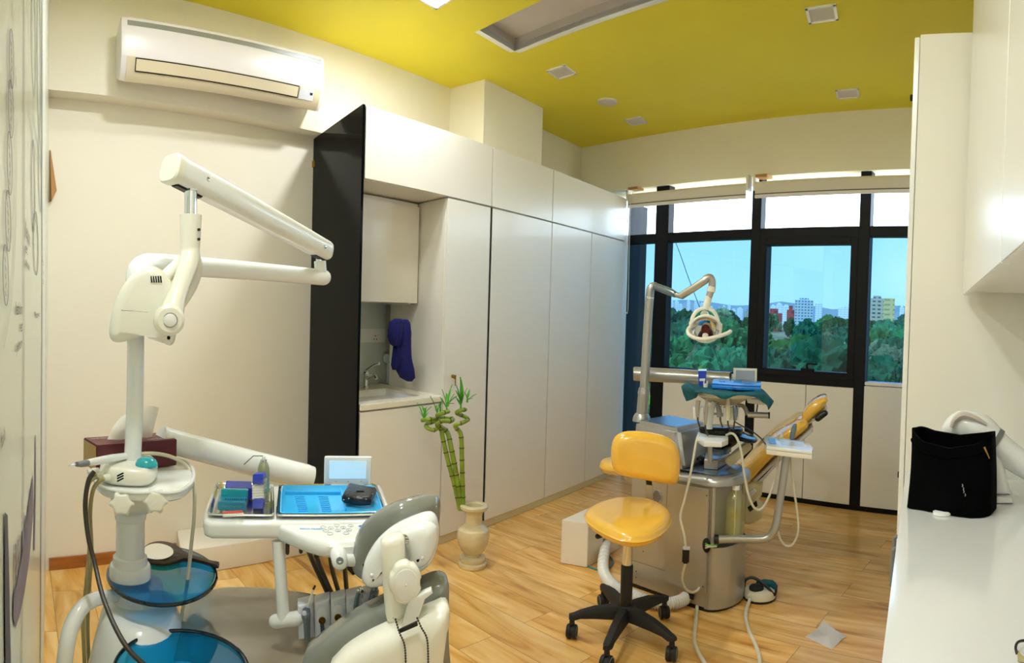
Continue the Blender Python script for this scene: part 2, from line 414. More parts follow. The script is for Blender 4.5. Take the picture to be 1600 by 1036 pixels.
# ------------------------------------------------------------------ window
win = obj('window_1', wbox(B(), -3.42, 0.0, 2.503, 2.53, 4.62, 4.85), 'blackframe', kind='structure')
GW = 4.645
sA0, sA1 = S(1020, 470), S(1040, 470); sB0, sB1 = S(1170, 460), S(1184.5, 460); sC0, sC1 = S(1338, 470), S(1355, 470); sL = S(974, 480); sR = 0.0
zt0, zt1 = 2.017, 2.095
zs = .945
def frame_part(name, s0, s1, z0, z1, w0=4.602, w1=4.69, bev=.003):
    return obj(name, wbox(B(), s0, s1, z0, z1, w0, w1, bev), 'blackframe', win)
frame_part('mullion', sA0, sA1, 0, 2.50); frame_part('mullion', sB0, sB1, 0, 2.50); frame_part('mullion', sC0, sC1, 0, 2.50)
frame_part('mullion', sL - .02, sL, 0, 2.50, 4.61)
for a0, a1 in ((sL, sA0), (sA1, sB0), (sB1, sC0), (sC1, sR)): frame_part('transom', a0, a1, zt0, zt1, 4.604)
frame_part('window_rail', sA1, sB0, .93, .955, 4.62); frame_part('window_rail', sB1, sC0, .90, .955, 4.606); frame_part('window_rail', sC1, sR, .92, .95, 4.68)
# opening sash between the second and third mullion
sash = obj('sash', wbox(B(), sB1, sC0, .955, 1.005, 4.60, 4.70, .004), 'blackframe', win)
for q in ((sB1, sB1 + .058, 1.005, zt0), (sC0 - .058, sC0, 1.005, zt0), (sB1 + .058, sC0 - .058, zt0 - .055, zt0)):
    obj('sash_rail', wbox(B(), *q, 4.60, 4.70, .004), 'blackframe', sash)
hc = Wp(1262, 578, 4.595)
b = B().obox(hc, EX, NW, UP, .055, .008, .012, .004)
b.tube([hc + UP * .01, hc + UP * .035 - NW * .02, hc + UP * .05 + EX * .02 - NW * .03, hc + UP * .05 + EX * .09 - NW * .03], [.008, .008, .008, .006], sm=4)
obj('window_handle', b, 'blackframe', sash)
# panes: clear above the transom, blue film below
for a0, a1 in ((sL, sA0), (sA1, sB0), (sB1, sC0), (sC1, sR)):
    obj('clear_pane', (lambda q: (q.face([WP(a0, zt1, GW), WP(a1, zt1, GW), WP(a1, 2.5, GW), WP(a0, 2.5, GW)]), q)[1])(B()), 'glass', win, label='clear glass pane above the black transom')
for a0, a1, z0 in ((sL, sA0, 0), (sA1, sB0, .955), (sB1 + .05, sC0 - .05, 1.0), (sC1, sR, .95)):
    obj('tinted_pane', (lambda q: (q.face([WP(a0, z0, GW), WP(a1, z0, GW), WP(a1, zt0, GW), WP(a0, zt0, GW)]), q)[1])(B()), 'film', win, label='blue tinted glass pane below the black transom')
# sills and lower cladding panels
b = B(); wbox(b, sA1, sB0, .925, .937, 4.585, 4.72, .003); struct('trim_1', b, 'blindb')
b = B(); wbox(b, sC1, sR, .925, .95, 4.61, 4.72, .003); struct('trim_2', b, 'blindb')
zk = .035
sm_ = S(1256, 690)
for nme, a0, a1, z1 in (('wall_panel_left', sA1, sB0, .925), ('wall_panel_middle', sB1, sm_ - .003, .898), ('wall_panel_centre', sm_ + .003, sC0, .898), ('wall_panel_right', sC1, sR, .92)):
    struct(nme, wbox(B(), a0, a1, zk, z1, 4.604, 4.70, .002), 'lam')
b = B(); wbox(b, sA1, sR, 0, HC * 0 + .93, 4.70, 4.86); struct('wall_window_base', b, 'gap')
b = B(); wbox(b, sL, sR, 0, zk, 4.60, 4.70); struct('baseboard_window', b, 'blackframe')
# roller blinds
def blind(u0, v0, u1, v1, label, hb):
    s0, s1 = S(u0, v0, 4.56), S(u1, v1, 4.56)
    zt = 2.415
    t = thing('roller_blind', label, 'blind', WP((s0 + s1) / 2, zt - .1, 4.56), 'roller blinds rolled up above the window')
    wb = 4.535
    b = B().tube([WP(s0 + .02, zt, wb), WP(s1 - .02, zt, wb)], hb, 20); obj('fabric_roll', b, 'blindf', t)
    b = B().hexa([WP(s0 + .02, zt - hb - .045, wb - hb + .002), WP(s1 - .02, zt - hb - .045, wb - hb + .002), WP(s1 - .02, zt - hb - .045, wb - hb + .008), WP(s0 + .02, zt - hb - .045, wb - hb + .008), WP(s0 + .02, zt, wb - hb), WP(s1 - .02, zt, wb - hb), WP(s1 - .02, zt, wb - hb + .006), WP(s0 + .02, zt, wb - hb + .006)])
    obj('fabric_drop', b, 'blindf', t)
    b = B(); wbox(b, s0 + .02, s1 - .02, zt - hb - .072, zt - hb - .045, wb - hb - .004, wb - hb + .012, .003); obj('bottom_bar', b, 'blindb', t)
    b = B(); wbox(b, s0 + .02, s1 - .02, zt - hb - .046, zt - hb - .038, wb - hb - .003, wb - hb + .01); obj('bar_slot', b, 'blindd', t)
    for q in (s0, s1 - .02): obj('end_bracket', wbox(B(), q, q + .02, zt - hb - .01, 2.5, wb - hb - .004, 4.575, .003), 'white', t)
    for q in (s0 + .02, ): obj('wood_packer', wbox(B(), q, q + .10, 2.474, 2.496, wb - .03, 4.60), 'woodblock', t)
    return t
bl1 = blind(984, 312, 1174, 290, 'left roller blind rolled up, shorter one beside the cupboards', .026)
blind(1181, 295, 1440, 282, 'right roller blind rolled up, long one above the opening window', .030)
ch = [WP(S(984, 330, 4.56), 2.42, 4.50)]
q0 = WP(S(981, 330, 4.5), 2.43, 4.5)
pts = [q0, q0 - UP * .5, q0 - UP * .98 + EX * .01, q0 - UP * 1.02 + EX * .02, q0 - UP * .98 + EX * .035, q0 - UP * .5 + EX * .03, q0 + EX * .025]
obj('pull_chain', B().tube(pts, .003, 6, sm=4), 'white', bl1)
# ------------------------------------------------------------------ ceiling fittings
def led(cxy, size, m, label, grp):
    t = thing('ceiling_light', label, 'ceiling light', (cxy[0], cxy[1], HC - .006), grp)
    ey = V((-.05, 1, 0)).normalized()
    q = V((cxy[0], cxy[1], HC)); h = size / 2
    b = B()
    for sx_, sy_, lx_, ly_ in ((0, 1, h, .008), (0, -1, h, .008), (1, 0, .008, h), (-1, 0, .008, h)):
        b.obox(q + EX * (sx_ * (h - .008)) + ey * (sy_ * (h - .008)) - UP * .003, EX, ey, UP, lx_, ly_, .005, .001)
    obj('frame', b, 'white', t)
    b = B(); b.face([q - UP * .004 + EX * i * (h - .014) + ey * j * (h - .014) for i, j in ((-1, -1), (-1, 1), (1, 1), (1, -1))]); obj('diffuser', b, m, t)
G1 = 'square recessed ceiling lights'
led((-2.285, 3.62), .165, 'led_off', 'unlit square ceiling light nearest the white column in the yellow ceiling', G1)
led((-2.285, 4.757), .165, 'led_off', 'unlit square ceiling light in the far left corner, beyond the round detector', G1)
led((-.572, 3.30), .165, 'led_off', 'unlit square ceiling light on the right, nearer of the right pair', G1)
led((-.572, 4.44), .165, 'led_off', 'unlit square ceiling light on the right, closest to the window beam', G1)
led((-2.285, 2.42), .17, 'lit', 'lit square ceiling light glowing white beside the ceiling recess', G1)
for q, w in (((-1.9, 1.05), 'left row above the grey dental chair'), ((-.95, .35), 'above the viewer'), ((-.5, -1.1), 'unseen fill added at the back of the room, right'), ((-1.5, -.9), 'unseen fill added at the back of the room, middle'), ((-2.5, -1.0), 'unseen fill added at the back of the room, left')):  # the back-of-room panels are unseen, added as soft fill light
    led(q, .17, 'lit', 'lit square ceiling light glowing white, ' + w, G1)
q = Zp(949, 158, HC)
t = thing('smoke_detector', 'white round detector on the yellow ceiling between two square lights', 'smoke detector', q - UP * .03)
obj('base_plate', B().lathe([(.075, 0), (.075, -.008)], q), 'white', t); obj('cover', B().lathe([(.072, -.006), (.068, -.016), (.045, -.022), (.0, -.023)], q), 'led_off', t)
# ------------------------------------------------------------------ air conditioner on the bulkhead
ya, yb = 1.055, 2.20
zt_, = (2.865,)
t = thing('air_conditioner', 'white split air conditioner with grey top band mounted under the yellow ceiling', 'air conditioner', (DU, (ya + yb) / 2, 2.5))
pr = [(0, .062), (.0, .30), (.10, .315), (.185, .315), (.20, .305), (.205, .29), (.215, .115), (.21, .10), (.175, .03), (.14, .0)]
def ACZ(y, z): return 2.43 + z * .905 + (y - 1.06) * .032
def ac_ring(y, k=1.): return [V((DU + x * k, y + .211 * (.205 - x), ACZ(y, z))) for x, z in pr]
def acprof(seg, y0_, y1_, off=0.): 
    return B().rings([[V((DU + x, y + .211 * (.205 - x), ACZ(y, z))) for x, z in seg] for y in (y0_, y1_)])
YA_, YB_ = ya, yb
zs_ = (Xp(300, 60, DU + .2).z)
b = B(); r0, r1 = ac_ring(ya), ac_ring(yb)
b.rings([[V((DU + (p.x - DU) * .96, p.y - .012, 2.572 + (p.z - 2.572) * .97)) for p in r0], ac_ring(ya + .012), ac_ring(yb - .012), [V((DU + (p.x - DU) * .96, p.y + .012, 2.607 + (p.z - 2.607) * .97)) for p in r1]])
obj('body', b, 'acwhite', t, ang=25)
b = acprof([(.203, .288), (.2065, .288), (.2085, .262), (.205, .262)], ya + .014, yb - .014); obj('grey_band', b, 'greyband', t)
b = acprof([(.205, .102), (.2145, .102), (.179, .026), (.143, -.002), (.135, .006)], ya + .014, yb - .014); obj('outlet_frame', b, 'acvane_shade', t)  # runs on under the body, its beige painting the underside shade
vl = obj('louver', acprof([(.2135, .092), (.2165, .0915), (.192, .040), (.189, .041)], ya + .06, yb - .165), 'acvane_shade', t)
obj('louver_gap', acprof([(.2135, .0985), (.2160, .0985), (.2145, .0925), (.2125, .0925)], ya + .056, yb - .161), 'gap', t)
for q in (ya + .056, yb - .165): obj('louver_gap', acprof([(.2125, .096), (.2158, .096), (.190, .040), (.187, .040)], q, q + .004), 'gap', t)
obj('louver_gap', acprof([(.190, .041), (.1925, .041), (.190, .036), (.1875, .036)], ya + .056, yb - .161), 'gap', t)
obj('receiver_panel', acprof([(.2130, .094), (.2160, .094), (.188, .036), (.185, .036)], yb - .155, yb - .06), 'greycup', t)
obj('receiver_eye', acprof([(.2050, .076), (.2090, .076), (.2030, .064), (.1990, .064)], yb - .085, yb - .068), 'dark', t)
# ================================================================== LEFT CUPBOARD WALL
def cab(b, ya, yb, z0, z1, dep=.55, x=DC, bev=.0015):
    k0 = -.325 if ya < 2.2 else K
    ya = ya + (DC - x) * -k0 if ya < 2.2 else ya
    return b.hexa([V((x - dep, ya - k0 * dep, z0)), V((x, ya, z0)), V((x, yb, z0)), V((x - dep, yb - K * dep, z0)), V((x - dep, ya - k0 * dep, z1)), V((x, ya, z1)), V((x, yb, z1)), V((x - dep, yb - K * dep, z1))], bev)
ZC, ZM, ZK = 2.394, 2.021, .051
# black end panel
f0, f1 = V((DC, 2.163, 0)), V((DL + .002, 2.385, 0)); th = V((0, .016, 0))
b = B().hexa([f1, f0, f0 + th, f1 + th] + [q + UP * ZC for q in (f1, f0, f0 + th, f1 + th)])
t = tag(obj('end_panel', b, 'blackglass'), 'tall glossy black glass panel closing the end of the cupboard run', 'panel')
q = Xp(490, 250, DL)
obj('hinge', B().box(DL + .004, DL + .03, 2.375, 2.384, 2.22, 2.26), 'gold', t)
OG = 'overhead cupboards along the left wall'
def front(name, y0, y1, z0, z1, label, cat, grp, dep, gap=.002):
    t = thing(name, label, cat, (DC - dep / 2, (y0 + y1) / 2, z0), grp)
    obj('carcass', cab(B(), y0 + .001, y1 - .001, z0, z1, dep, DC - .02), 'lam', t)
    d = obj('door', cab(B(), y0 + gap, y1 - gap, z0 + gap, z1 - gap, .019, DC), 'lam', t)
    return t, d
front('overhead_cabinet', 2.184, 3.228, ZM + .004, ZC, 'longest overhead cupboard, white, above the sink niche', 'cupboard', OG, .57)
front('overhead_cabinet', 3.230, 3.93, ZM + .004, ZC, 'middle overhead cupboard, white, below the wall column', 'cupboard', OG, .57)
front('overhead_cabinet', 3.932, 5.10, ZM + .004, ZC, 'overhead cupboard at the window end of the white run', 'cupboard', OG, .50)
TG = 'tall white cupboards along the left wall'
t, d = front('tall_cupboard', 2.822, 3.222, ZK, ZM - .002, 'narrow tall white cupboard beside the sink niche with a key in its lock', 'cupboard', TG, .57)
kp = Xp(707, 588, DC + .004)
kb = B().lathe([(.011, 0), (.011, .008), (.007, .010), (.007, .018)], kp, 14, V((1, 0, 0)))
kb.obox(kp + V((.02, 0, -.004)), V((1, 0, 0)), V((0, 1, 0)), UP, .0015, .009, .012, .001); kb.obox(kp + V((.02, .004, -.034)), V((1, 0, 0)), V((0, 1, 0)), UP, .0015, .004, .02, .001)
obj('lock_key', kb, 'gold', d)
front('tall_cupboard', 3.242, 3.93, ZK, ZM - .002, 'tall white cupboard door right of the dark open gap', 'cupboard', TG, .57)
front('tall_cupboard', 3.934, 4.512, ZK, ZM - .002, 'tall white cupboard third from the sink, behind the yellow stool', 'cupboard', TG, .57)
front('tall_cupboard', 4.514, 5.10, ZK, ZM - .002, 'tall white cupboard next to the window', 'cupboard', TG, .50)
struct('trim_gap', cab(B(), 3.222, 3.242, ZK, ZM, .02, DC - .004), 'gap')
# bluish return between the last cupboard and the window
struct('trim_return', B().hexa([V((DC - .03, 5.105, 0)), V((DC - .01, 5.105, 0)), V((DC - .01, 5.19, 0)), V((DC - .03, 5.19, 0)), V((DC - .03, 5.105, ZC)), V((DC - .01, 5.105, ZC)), V((DC - .01, 5.19, ZC)), V((DC - .03, 5.19, ZC))]), 'white')
# plinth
struct('trim_plinth', cab(B(), 2.19, 5.12, 0, ZK - .002, .05, DC - .012), 'kick')
# sink niche
t, d = front('vanity_cabinet', 2.186, 2.818, ZK, .836, 'low white cupboard under the sink beside the black panel', 'cupboard', None, .57)
# counter top with sink cut-out
y0, y1 = 2.186, 2.818; zT = .876; zb = .842
tp = thing('sink_counter', 'cream sink counter in the niche with a white rectangular basin', 'counter', (DC - .3, 2.55, zb))
def npt(a, dpt, z):
    ya_, yb_ = y0 + .325 * dpt, y1 - K * dpt
    return V((DC - dpt, ya_ + (yb_ - ya_) * a, z))
def nblk(a0, a1, d0, d1, z0, z1): return [npt(a0, d1, z0), npt(a0, d0, z0), npt(a1, d0, z0), npt(a1, d1, z0), npt(a0, d1, z1), npt(a0, d0, z1), npt(a1, d0, z1), npt(a1, d1, z1)]
b = B().hexa(nblk(0, 1, -.004, .085, zb, zT), .004); b.hexa(nblk(0, 1, .46, .70, zb, zT)); b.hexa(nblk(0, .06, .085, .46, zb, zT)); b.hexa(nblk(.80, 1, .085, .46, zb, zT))
obj('worktop', b, 'granite', tp)
b = B()
o = [npt(.06, .085, zT - .012), npt(.80, .085, zT - .012), npt(.80, .46, zT - .012), npt(.06, .46, zT - .012)]
i_ = [npt(.12, .12, .74), npt(.74, .12, .74), npt(.74, .43, .74), npt(.12, .43, .74)]
b.rings([o, i_], cap0=False, cap1=True); obj('basin', b, 'sink', tp)
obj('overflow_hole', B().lathe([(.010, 0), (.010, .004), (.0, .004)], npt(.36, .452, .83), 14, V((1, K, 0))), 'dark', tp)
# tiled back of the niche
b = B().hexa([V((DL - .01, 2.41, zT)), V((DL + .012, 2.41, zT)), V((DL + .012, 3.02, zT)), V((DL - .01, 3.02, zT)), V((DL - .01, 2.41, ZM)), V((DL + .012, 2.41, ZM)), V((DL + .012, 3.02, ZM)), V((DL - .01, 3.02, ZM))])
struct('wall_niche_tile', b, 'tile')
# wall cupboard in the niche
dp = .30
w = thing('niche_cupboard', 'white wall cupboard hanging inside the sink niche above the tap', 'cupboard', (DC - .5, 2.6, 1.43))
def nb(a0, a1, d0, d1, z0, z1): return nblk(a0, a1, d0, d1, z0, z1)
zb_ = Xp(600, 472, DC - .27).z
obj('carcass', B().hexa(nb(.01, .985, .29, .70, zb_, ZM - .006), .001), 'lam', w)
obj('door', B().hexa(nb(.01, .98, .268, .288, zb_, ZM - .03), .0015), 'lam', w)
# tap
tq = Zp(571.5, 606, zT)
t = thing('basin_tap', 'small chrome basin tap at the back of the sink', 'tap', tq)
obj('tap_body', B().lathe([(.026, 0), (.026, .008), (.017, .012), (.016, .075), (.02, .085), (.02, .10), (.008, .112), (0, .113)], tq), 'chrome', t)
obj('spout', B().tube([tq + UP * .055, tq + V((.05, -.01, .075)), tq + V((.10, -.02, .09)), tq + V((.125, -.025, .07))], [.012, .011, .010, .010], sm=4), 'chrome', t)
obj('tap_lever', B().tube([tq + UP * .11, tq + V((.04, .03, .145)), tq + V((.06, .05, .155))], [.008, .008, .012], sm=4, rnd=True), 'chrome', t)
# socket plate
sq = Xp(582, 522, DL + .012)
t = thing('socket_plate', 'long white wall plate with a power socket above the sink', 'socket', (DL + .014, sq.y, sq.z - .04))
sy0, sy1 = Xp(555, 527, DL + .012).y, Xp(601, 527, DL + .012).y
obj('plate', B().box(DL + .012, DL + .020, sy0, sy1, sq.z - .055, sq.z + .035, .003), 'white', t)
obj('socket_face', B().box(DL + .02, DL + .024, sy0 + .05, sy1 - .01, sq.z - .05, sq.z + .008, .002), 'white', t)
b = B()
for dy, dz in ((.0, .0), (-.011, -.022), (.011, -.022)): b.box(DL + .0225, DL + .0248, (sy0 + sy1) / 2 + .035 + dy - .004, (sy0 + sy1) / 2 + .035 + dy + .004, sq.z - .012 + dz - .004, sq.z - .012 + dz + .004)
obj('socket_holes', b, 'dark', t)
# right side wall items: towel hook, towel, dispenser with pipe
def side(dpt, z, off=0.): return V((DC - dpt, 2.818 - K * dpt - off, z))
hz = 1.405
hk = thing('towel_hook', 'chrome hook rail on the niche side wall holding the navy towel', 'hook', side(.40, hz))
b = B().tube([side(.32, hz, .0), side(.32, hz, .05), side(.34, hz, .055), side(.55, hz, .055), side(.57, hz, .05), side(.57, hz, 0)], .005, 8, sm=3)
obj('rail', b, 'chrome', hk)
obj('rail_end', B().ball(side(.60, hz + .005, .055), .009), 'chrome', hk); obj('rail_end', B().ball(side(.30, hz + .01, .055), .011), 'white', hk)
# towel: folded cloth with an outer fold and a long tail
def cloth(rows, m, n, th=.006, name=None, parent=None, sm=3, **kw):
    """rows: list of rows of points (grid), thickened sheet"""
    g = [smooth_path([V(p) for p in r], [0] * len(r), sm)[0] for r in rows]
    cols = [smooth_path([g[i][j] for i in range(len(g))], [0] * len(g), sm)[0] for j in range(len(g[0]))]
    b = B(); H = len(cols[0]); Wn = len(cols)
    vs = [[b.vv.new(cols[j][i]) for j in range(Wn)] for i in range(H)]
    for i in range(H - 1):
        for j in range(Wn - 1): b._f((vs[i][j], vs[i][j + 1], vs[i + 1][j + 1], vs[i + 1][j]))
    bmesh.ops.recalc_face_normals(b.bm, faces=b.bm.faces[:])
    bmesh.ops.solidify(b.bm, geom=b.bm.faces[:], thickness=th)
    return b
def tw(u, v, o, d=0): 
    q = D(u, v, 3.72 + d); return q + rgt(u) * 0 - fwd(u) * o
tb = B()
def stack(lst, rx): # loft of ellipses along a hanging fold: (u,v,halfwidth_px,halfdepth)
    rr = []
    for u, v, hw, hd in lst:
        c_ = D(u, v, rx); e = rgt(u); f = fwd(u); w_ = hw * rx / F
        rr.append([c_ + e * (w_ * math.cos(a) * (1 + .07 * math.cos(5 * a + v * .05) + .05 * math.cos(9 * a + v * .11))) + f * (hd * math.sin(a) * (1 + .22 * math.cos(4 * a + .6) + .12 * math.cos(9 * a + v * .07))) for a in [2 * math.pi * k / 28 for k in range(28)]])
    return rr
RXT = 3.70
tb.rings(stack([(628, 499, 9, .012), (628, 504, 12, .028), (629, 520, 13, .034), (630, 540, 12, .034), (630, 560, 14, .032), (633, 577, 15, .03), (637, 590, 12, .026), (640, 596, 4, .01)], RXT))
tb.rings(stack([(622, 498, 6, .012), (619, 503, 10, .026), (617, 515, 11, .032), (617, 526, 11, .034), (617, 537, 8, .03), (618, 541, 4, .015)], RXT - .06))
tb.rings(stack([(622, 535, 7, .016), (621, 555, 8, .02), (618, 570, 7, .018), (617, 578, 4, .008)], RXT - .03))
tag(obj('hand_towel', tb, 'towel', ang=80), 'navy blue towel folded over the hook in the sink niche', 'towel')
pq = Xp(609, 560, DL + .05)
t = thing('soap_dispenser', 'pale wall dispenser with a thin pipe in the niche corner', 'dispenser', V((DL + .04, pq.y, zT)))
obj('pump_head', B().box(DL + .014, DL + .07, pq.y - .035, pq.y + .02, pq.z - .03, pq.z + .03, .01), 'tile', t)
obj('pipe', B().tube([V((DL + .04, pq.y, pq.z - .02)), V((DL + .04, pq.y - .003, zT + .002))], .011), 'tile', t)
# low white step at the foot of the left wall
b = B().slab([Zp(283, 861, .13), Zp(277, 829, .13), V((DL + .002, 2.36, .13)), V((-2.88, 2.26, .13))], -UP, .128, .003, mid=False)
tag(obj('low_step', b, 'step'), 'low white laminate step on the floor against the wall by the black panel', 'step')
# ================================================================== VASE AND BAMBOO
vb = V((-2.19, 2.72, 0)); vr = math.hypot(vb.x, vb.y)
def vz(v): return CZ + D(726, v, vr).z - CZ
t = thing('stone_vase', 'cream marble urn vase on the floor holding lucky bamboo', 'vase', vb)
h = vz(790)
kk = h / .345
obj('foot', B().lathe([(.074, 0), (.078, .006), (.078, .022), (.066, .028), (.070, .034), (.070, .050), (.045, .056)], vb, 36), 'marble', t)
obj('vase_body', B().lathe([(.042, .052), (.042, .07), (.062, .085), (.080, .12), (.088, .165), (.082, .20), (.062, .22), (.048, .232), (.046, .275), (.052, .30), (.070, .306), (.076, .314), (.076, .326), (.070, .333), (.052, .333), (.045, .325), (.04, .27), (.0, .26)], vb, 40, cap=False), 'marble', t)
def leafm(b, p, d, L, w):
    d = d.normalized(); s_ = d.cross(UP)
    if s_.length < .1: s_ = d.cross(V((1, 0, 0)))
    s_.normalize(); n_ = s_.cross(d)
    prof = [(0, .15), (.25, .8), (.5, 1), (.75, .6), (1, .04)]
    up = []; 
    rows = [[p + d * (L * a) + s_ * (w * k * q) + n_ * (abs(k) * w * .35 - a * a * L * .12) for k in (-1, 0, 1)] for a, q in prof]
    vs = [[b.vv.new(x) for x in r] for r in rows]
    for a, c_ in zip(vs, vs[1:]):
        for j in (0, 1): b._f((a[j], a[j + 1], c_[j + 1], c_[j]))
def stalk(px, sprouts, label, rr):
    pts = [D(u, v, vr + o) for u, v, o in px]
    t = thing('lucky_bamboo', label, 'bamboo', pts[0], 'lucky bamboo stalks in the marble vase')
    P_, R_ = smooth_path(pts, rr, 6)
    obj('stem', B().tube(P_, R_, 10, rnd=True), 'bamboo', t)
    acc = 0
    for i in range(1, len(P_)):
        acc += (P_[i] - P_[i - 1]).length
        if acc > .055:
            acc = 0; d = (P_[i] - P_[i - 1]).normalized(); obj('node', B().tube([P_[i] - d * .003, P_[i] + d * .003], [R_[i] * 1.12] * 2, 10), 'node', t)
    for (u, v, o), lv in sprouts:
        base = D(u, v, vr + o); sp = B(); tip = None
        for (u2, v2, o2, w_) in lv:
            q = D(u2, v2, vr + o2); leafm(sp, base + (q - base) * .12, q - base, (q - base).length * 1.05, w_ * 1.45)
        sp.tube([base - UP * .01, base + UP * .035], [.006, .003], 6)
        obj('leaf_sprout', sp, 'leaf', t, flat=True)
R6 = .0125
stalk([(718, 795, .0), (712, 765, .01), (700, 720, .0), (692, 685, .0), (688, 668, .0), (678, 672, -.03), (667, 668, -.02), (668, 662, .03), (678, 659, .05), (682, 656, .02), (672, 655, -.03), (660, 657, -.01)],
      [((662, 655, -.01), [(655, 632, 0, .006), (665, 638, 0, .006), (668, 645, .02, .005), (657, 644, -.02, .005)]), ((664, 648, -.01), [(660, 634, .01, .006), (672, 636, 0, .005)])],
      'leftmost bamboo stalk in the vase, curling low to the left', [R6] * 5 + [.011] * 7)
stalk([(722, 795, .0), (717, 765, 0), (711, 730, 0), (704, 695, 0), (699, 676, .02), (690, 668, .0), (683, 664, -.04), (690, 658, -.05), (704, 658, .0), (707, 655, .04), (697, 654, .05), (684, 650, .0), (690, 646, -.04), (700, 643, .0)],
      [((683, 648, 0), [(676, 622, 0, .008), (688, 626, 0, .007), (682, 634, .02, .006)]), ((698, 640, 0), [(694, 612, 0, .008), (703, 606, .01, .007), (706, 618, 0, .006), (690, 622, -.02, .006)]), ((700, 632, .0), [(711, 620, 0, .009), (698, 616, .02, .007), (708, 630, -.02, .007)]), ((688, 640, .0), [(690, 628, 0, .005), (686, 632, .02, .005)])],
      'middle bamboo stalk in the vase, yellow streaked, with a wide spiral', [.0135] * 5 + [.012] * 9)
stalk([(724, 795, .0), (723, 765, 0), (722, 725, 0), (721, 690, 0), (719, 676, 0), (713, 669, -.02), (712, 664, -.03), (724, 660, -.02), (731, 655, .02), (724, 650, .04), (714, 646, .0), (718, 642, -.03), (727, 640, .0)],
      [((720, 636, 0), [(722, 596, 0, .011), (716, 606, .01, .007), (726, 610, 0, .006), (714, 622, -.02, .007)]), ((719, 628, .01), [(714, 612, 0, .007), (722, 612, -.02, .007)]), ((730, 626, 0), [(742, 616, 0, .007), (727, 614, 0, .008), (733, 610, .02, .005), (737, 622, -.01, .005)])],
      'rightmost bamboo stalk in the vase, tallest with the top leaves', [R6] * 5 + [.011] * 8)
# ================================================================== RIGHT SIDE: COUNTER, TALL UNIT, UPPER CUPBOARDS
XC, ZCT = -.042, .87
YT = 2.20
def rbx(b, x0, x1, y0, y1, z0, z1, bev=.0015, skew=True):
    k = K if skew else 0
    return b.hexa([V((x0, y0 + k * (x0 + .05), z0)), V((x1, y0 + k * (x1 + .05), z0)), V((x1, y1 + k * (x1 + .05), z0)), V((x0, y1 + k * (x0 + .05), z0)), V((x0, y0 + k * (x0 + .05), z1)), V((x1, y0 + k * (x1 + .05), z1)), V((x1, y1 + k * (x1 + .05), z1)), V((x0, y1 + k * (x0 + .05), z1))], bev)
t = thing('tall_unit', 'tall white cupboard standing at the far end of the white counter, beside the window', 'cupboard', (.3, 3.2, 0))
obj('carcass', rbx(B(), -.045, XR - .005, YT, 4.30, 0, 2.338, .002), 'lamt', t)
obj('door', rbx(B(), -.064, -.047, YT + .002, 3.24, .08, 2.33, .002), 'lamw', t); obj('door', rbx(B(), -.064, -.047, 3.245, 4.29, .08, 2.33, .002), 'lamw', t)
for z in (1.99, .925):
    q = Xp(1428, 153, -.075) if z > 1 else Xp(1408, 742, -.075)
    obj('knob', B().lathe([(.008, 0), (.008, .012), (.014, .018), (.014, .026), (0, .028)], V((-.064, q.y, q.z)), 14, V((-1, 0, 0))), 'dark', t)
# worktop
b = B().box(XC, XR, -1.5, YT - .17, ZCT - .03, ZCT, .003)
b = B().hexa([V((XC, -1.5, ZCT - .03)), V((XR, -1.5, ZCT - .03)), V((XR, YT + K * (XR + .05) - .003, ZCT - .03)), V((XC, YT - .003, ZCT - .03)), V((XC, -1.5, ZCT)), V((XR, -1.5, ZCT)), V((XR, YT + K * (XR + .05) - .003, ZCT)), V((XC, YT - .003, ZCT))], .003)
tag(obj('worktop', b, 'counter'), 'long glossy white counter top running along the right wall', 'counter')
ys = [-1.49, -.60, .30, .95, 1.57, 2.19]
for i, (a, e_) in enumerate(zip(ys, ys[1:])):
    lab = ['white base cupboard under the counter behind the viewer', 'white base cupboard under the counter beside the viewer', 'white base cupboard under the nearest part of the counter', 'white base cupboard under the counter, middle one', 'white base cupboard under the counter next to the tall unit'][i]
    t = thing('base_cabinet', lab, 'cupboard', (.3, (a + e_) / 2, 0), 'white base cupboards under the counter')
    obj('carcass', B().box(.0, XR - .01, a, e_ - .14 if i == 4 else e_, .08, ZCT - .032), 'lamw', t)
    obj('plinth', B().box(.05, XR - .02, a, e_ - .14 if i == 4 else e_, 0, .079), 'kick', t)
    d = obj('door', B().box(-.021, -.002, a + .002, e_ - .004, .085, ZCT - .036, .002), 'lamw', t)
    yh = 1.53 if i == 3 else (1.62 if i == 4 else e_ - .05)
    zh = .79
    obj('handle', B().tube([V((-.021, yh, zh - .045)), V((-.048, yh, zh - .045)), V((-.052, yh, zh - .03)), V((-.052, yh, zh + .03)), V((-.048, yh, zh + .045)), V((-.021, yh, zh + .045))], .005, 8, sm=2), 'midgrey', d)
# upper cupboards
XU, ZU = .125, 1.478
us = [-1.4, -.55, .28, 1.13, YT - .035]
for i, (a, e_) in enumerate(zip(us, us[1:])):
    lab = ['white upper cupboard above the counter behind the viewer', 'white upper cupboard above the counter beside the viewer', 'white upper cupboard with a blue glow on its door, at the right picture edge', 'white upper cupboard hanging against the tall unit'][i]
    t = thing('upper_cabinet', lab, 'cupboard', (.4, (a + e_) / 2, ZU), 'white upper cupboards above the counter')
    e2 = e_ - .13 if i == 3 else e_
    obj('carcass', rbx(B(), XU + .02, XR - .004, a, e_, ZU, 2.72, .001), 'lamw', t)
    obj('door', rbx(B(), XU, XU + .0185, a + .0015, e_ - .0015, ZU - .012, 2.715, .002), 'lamw', t)
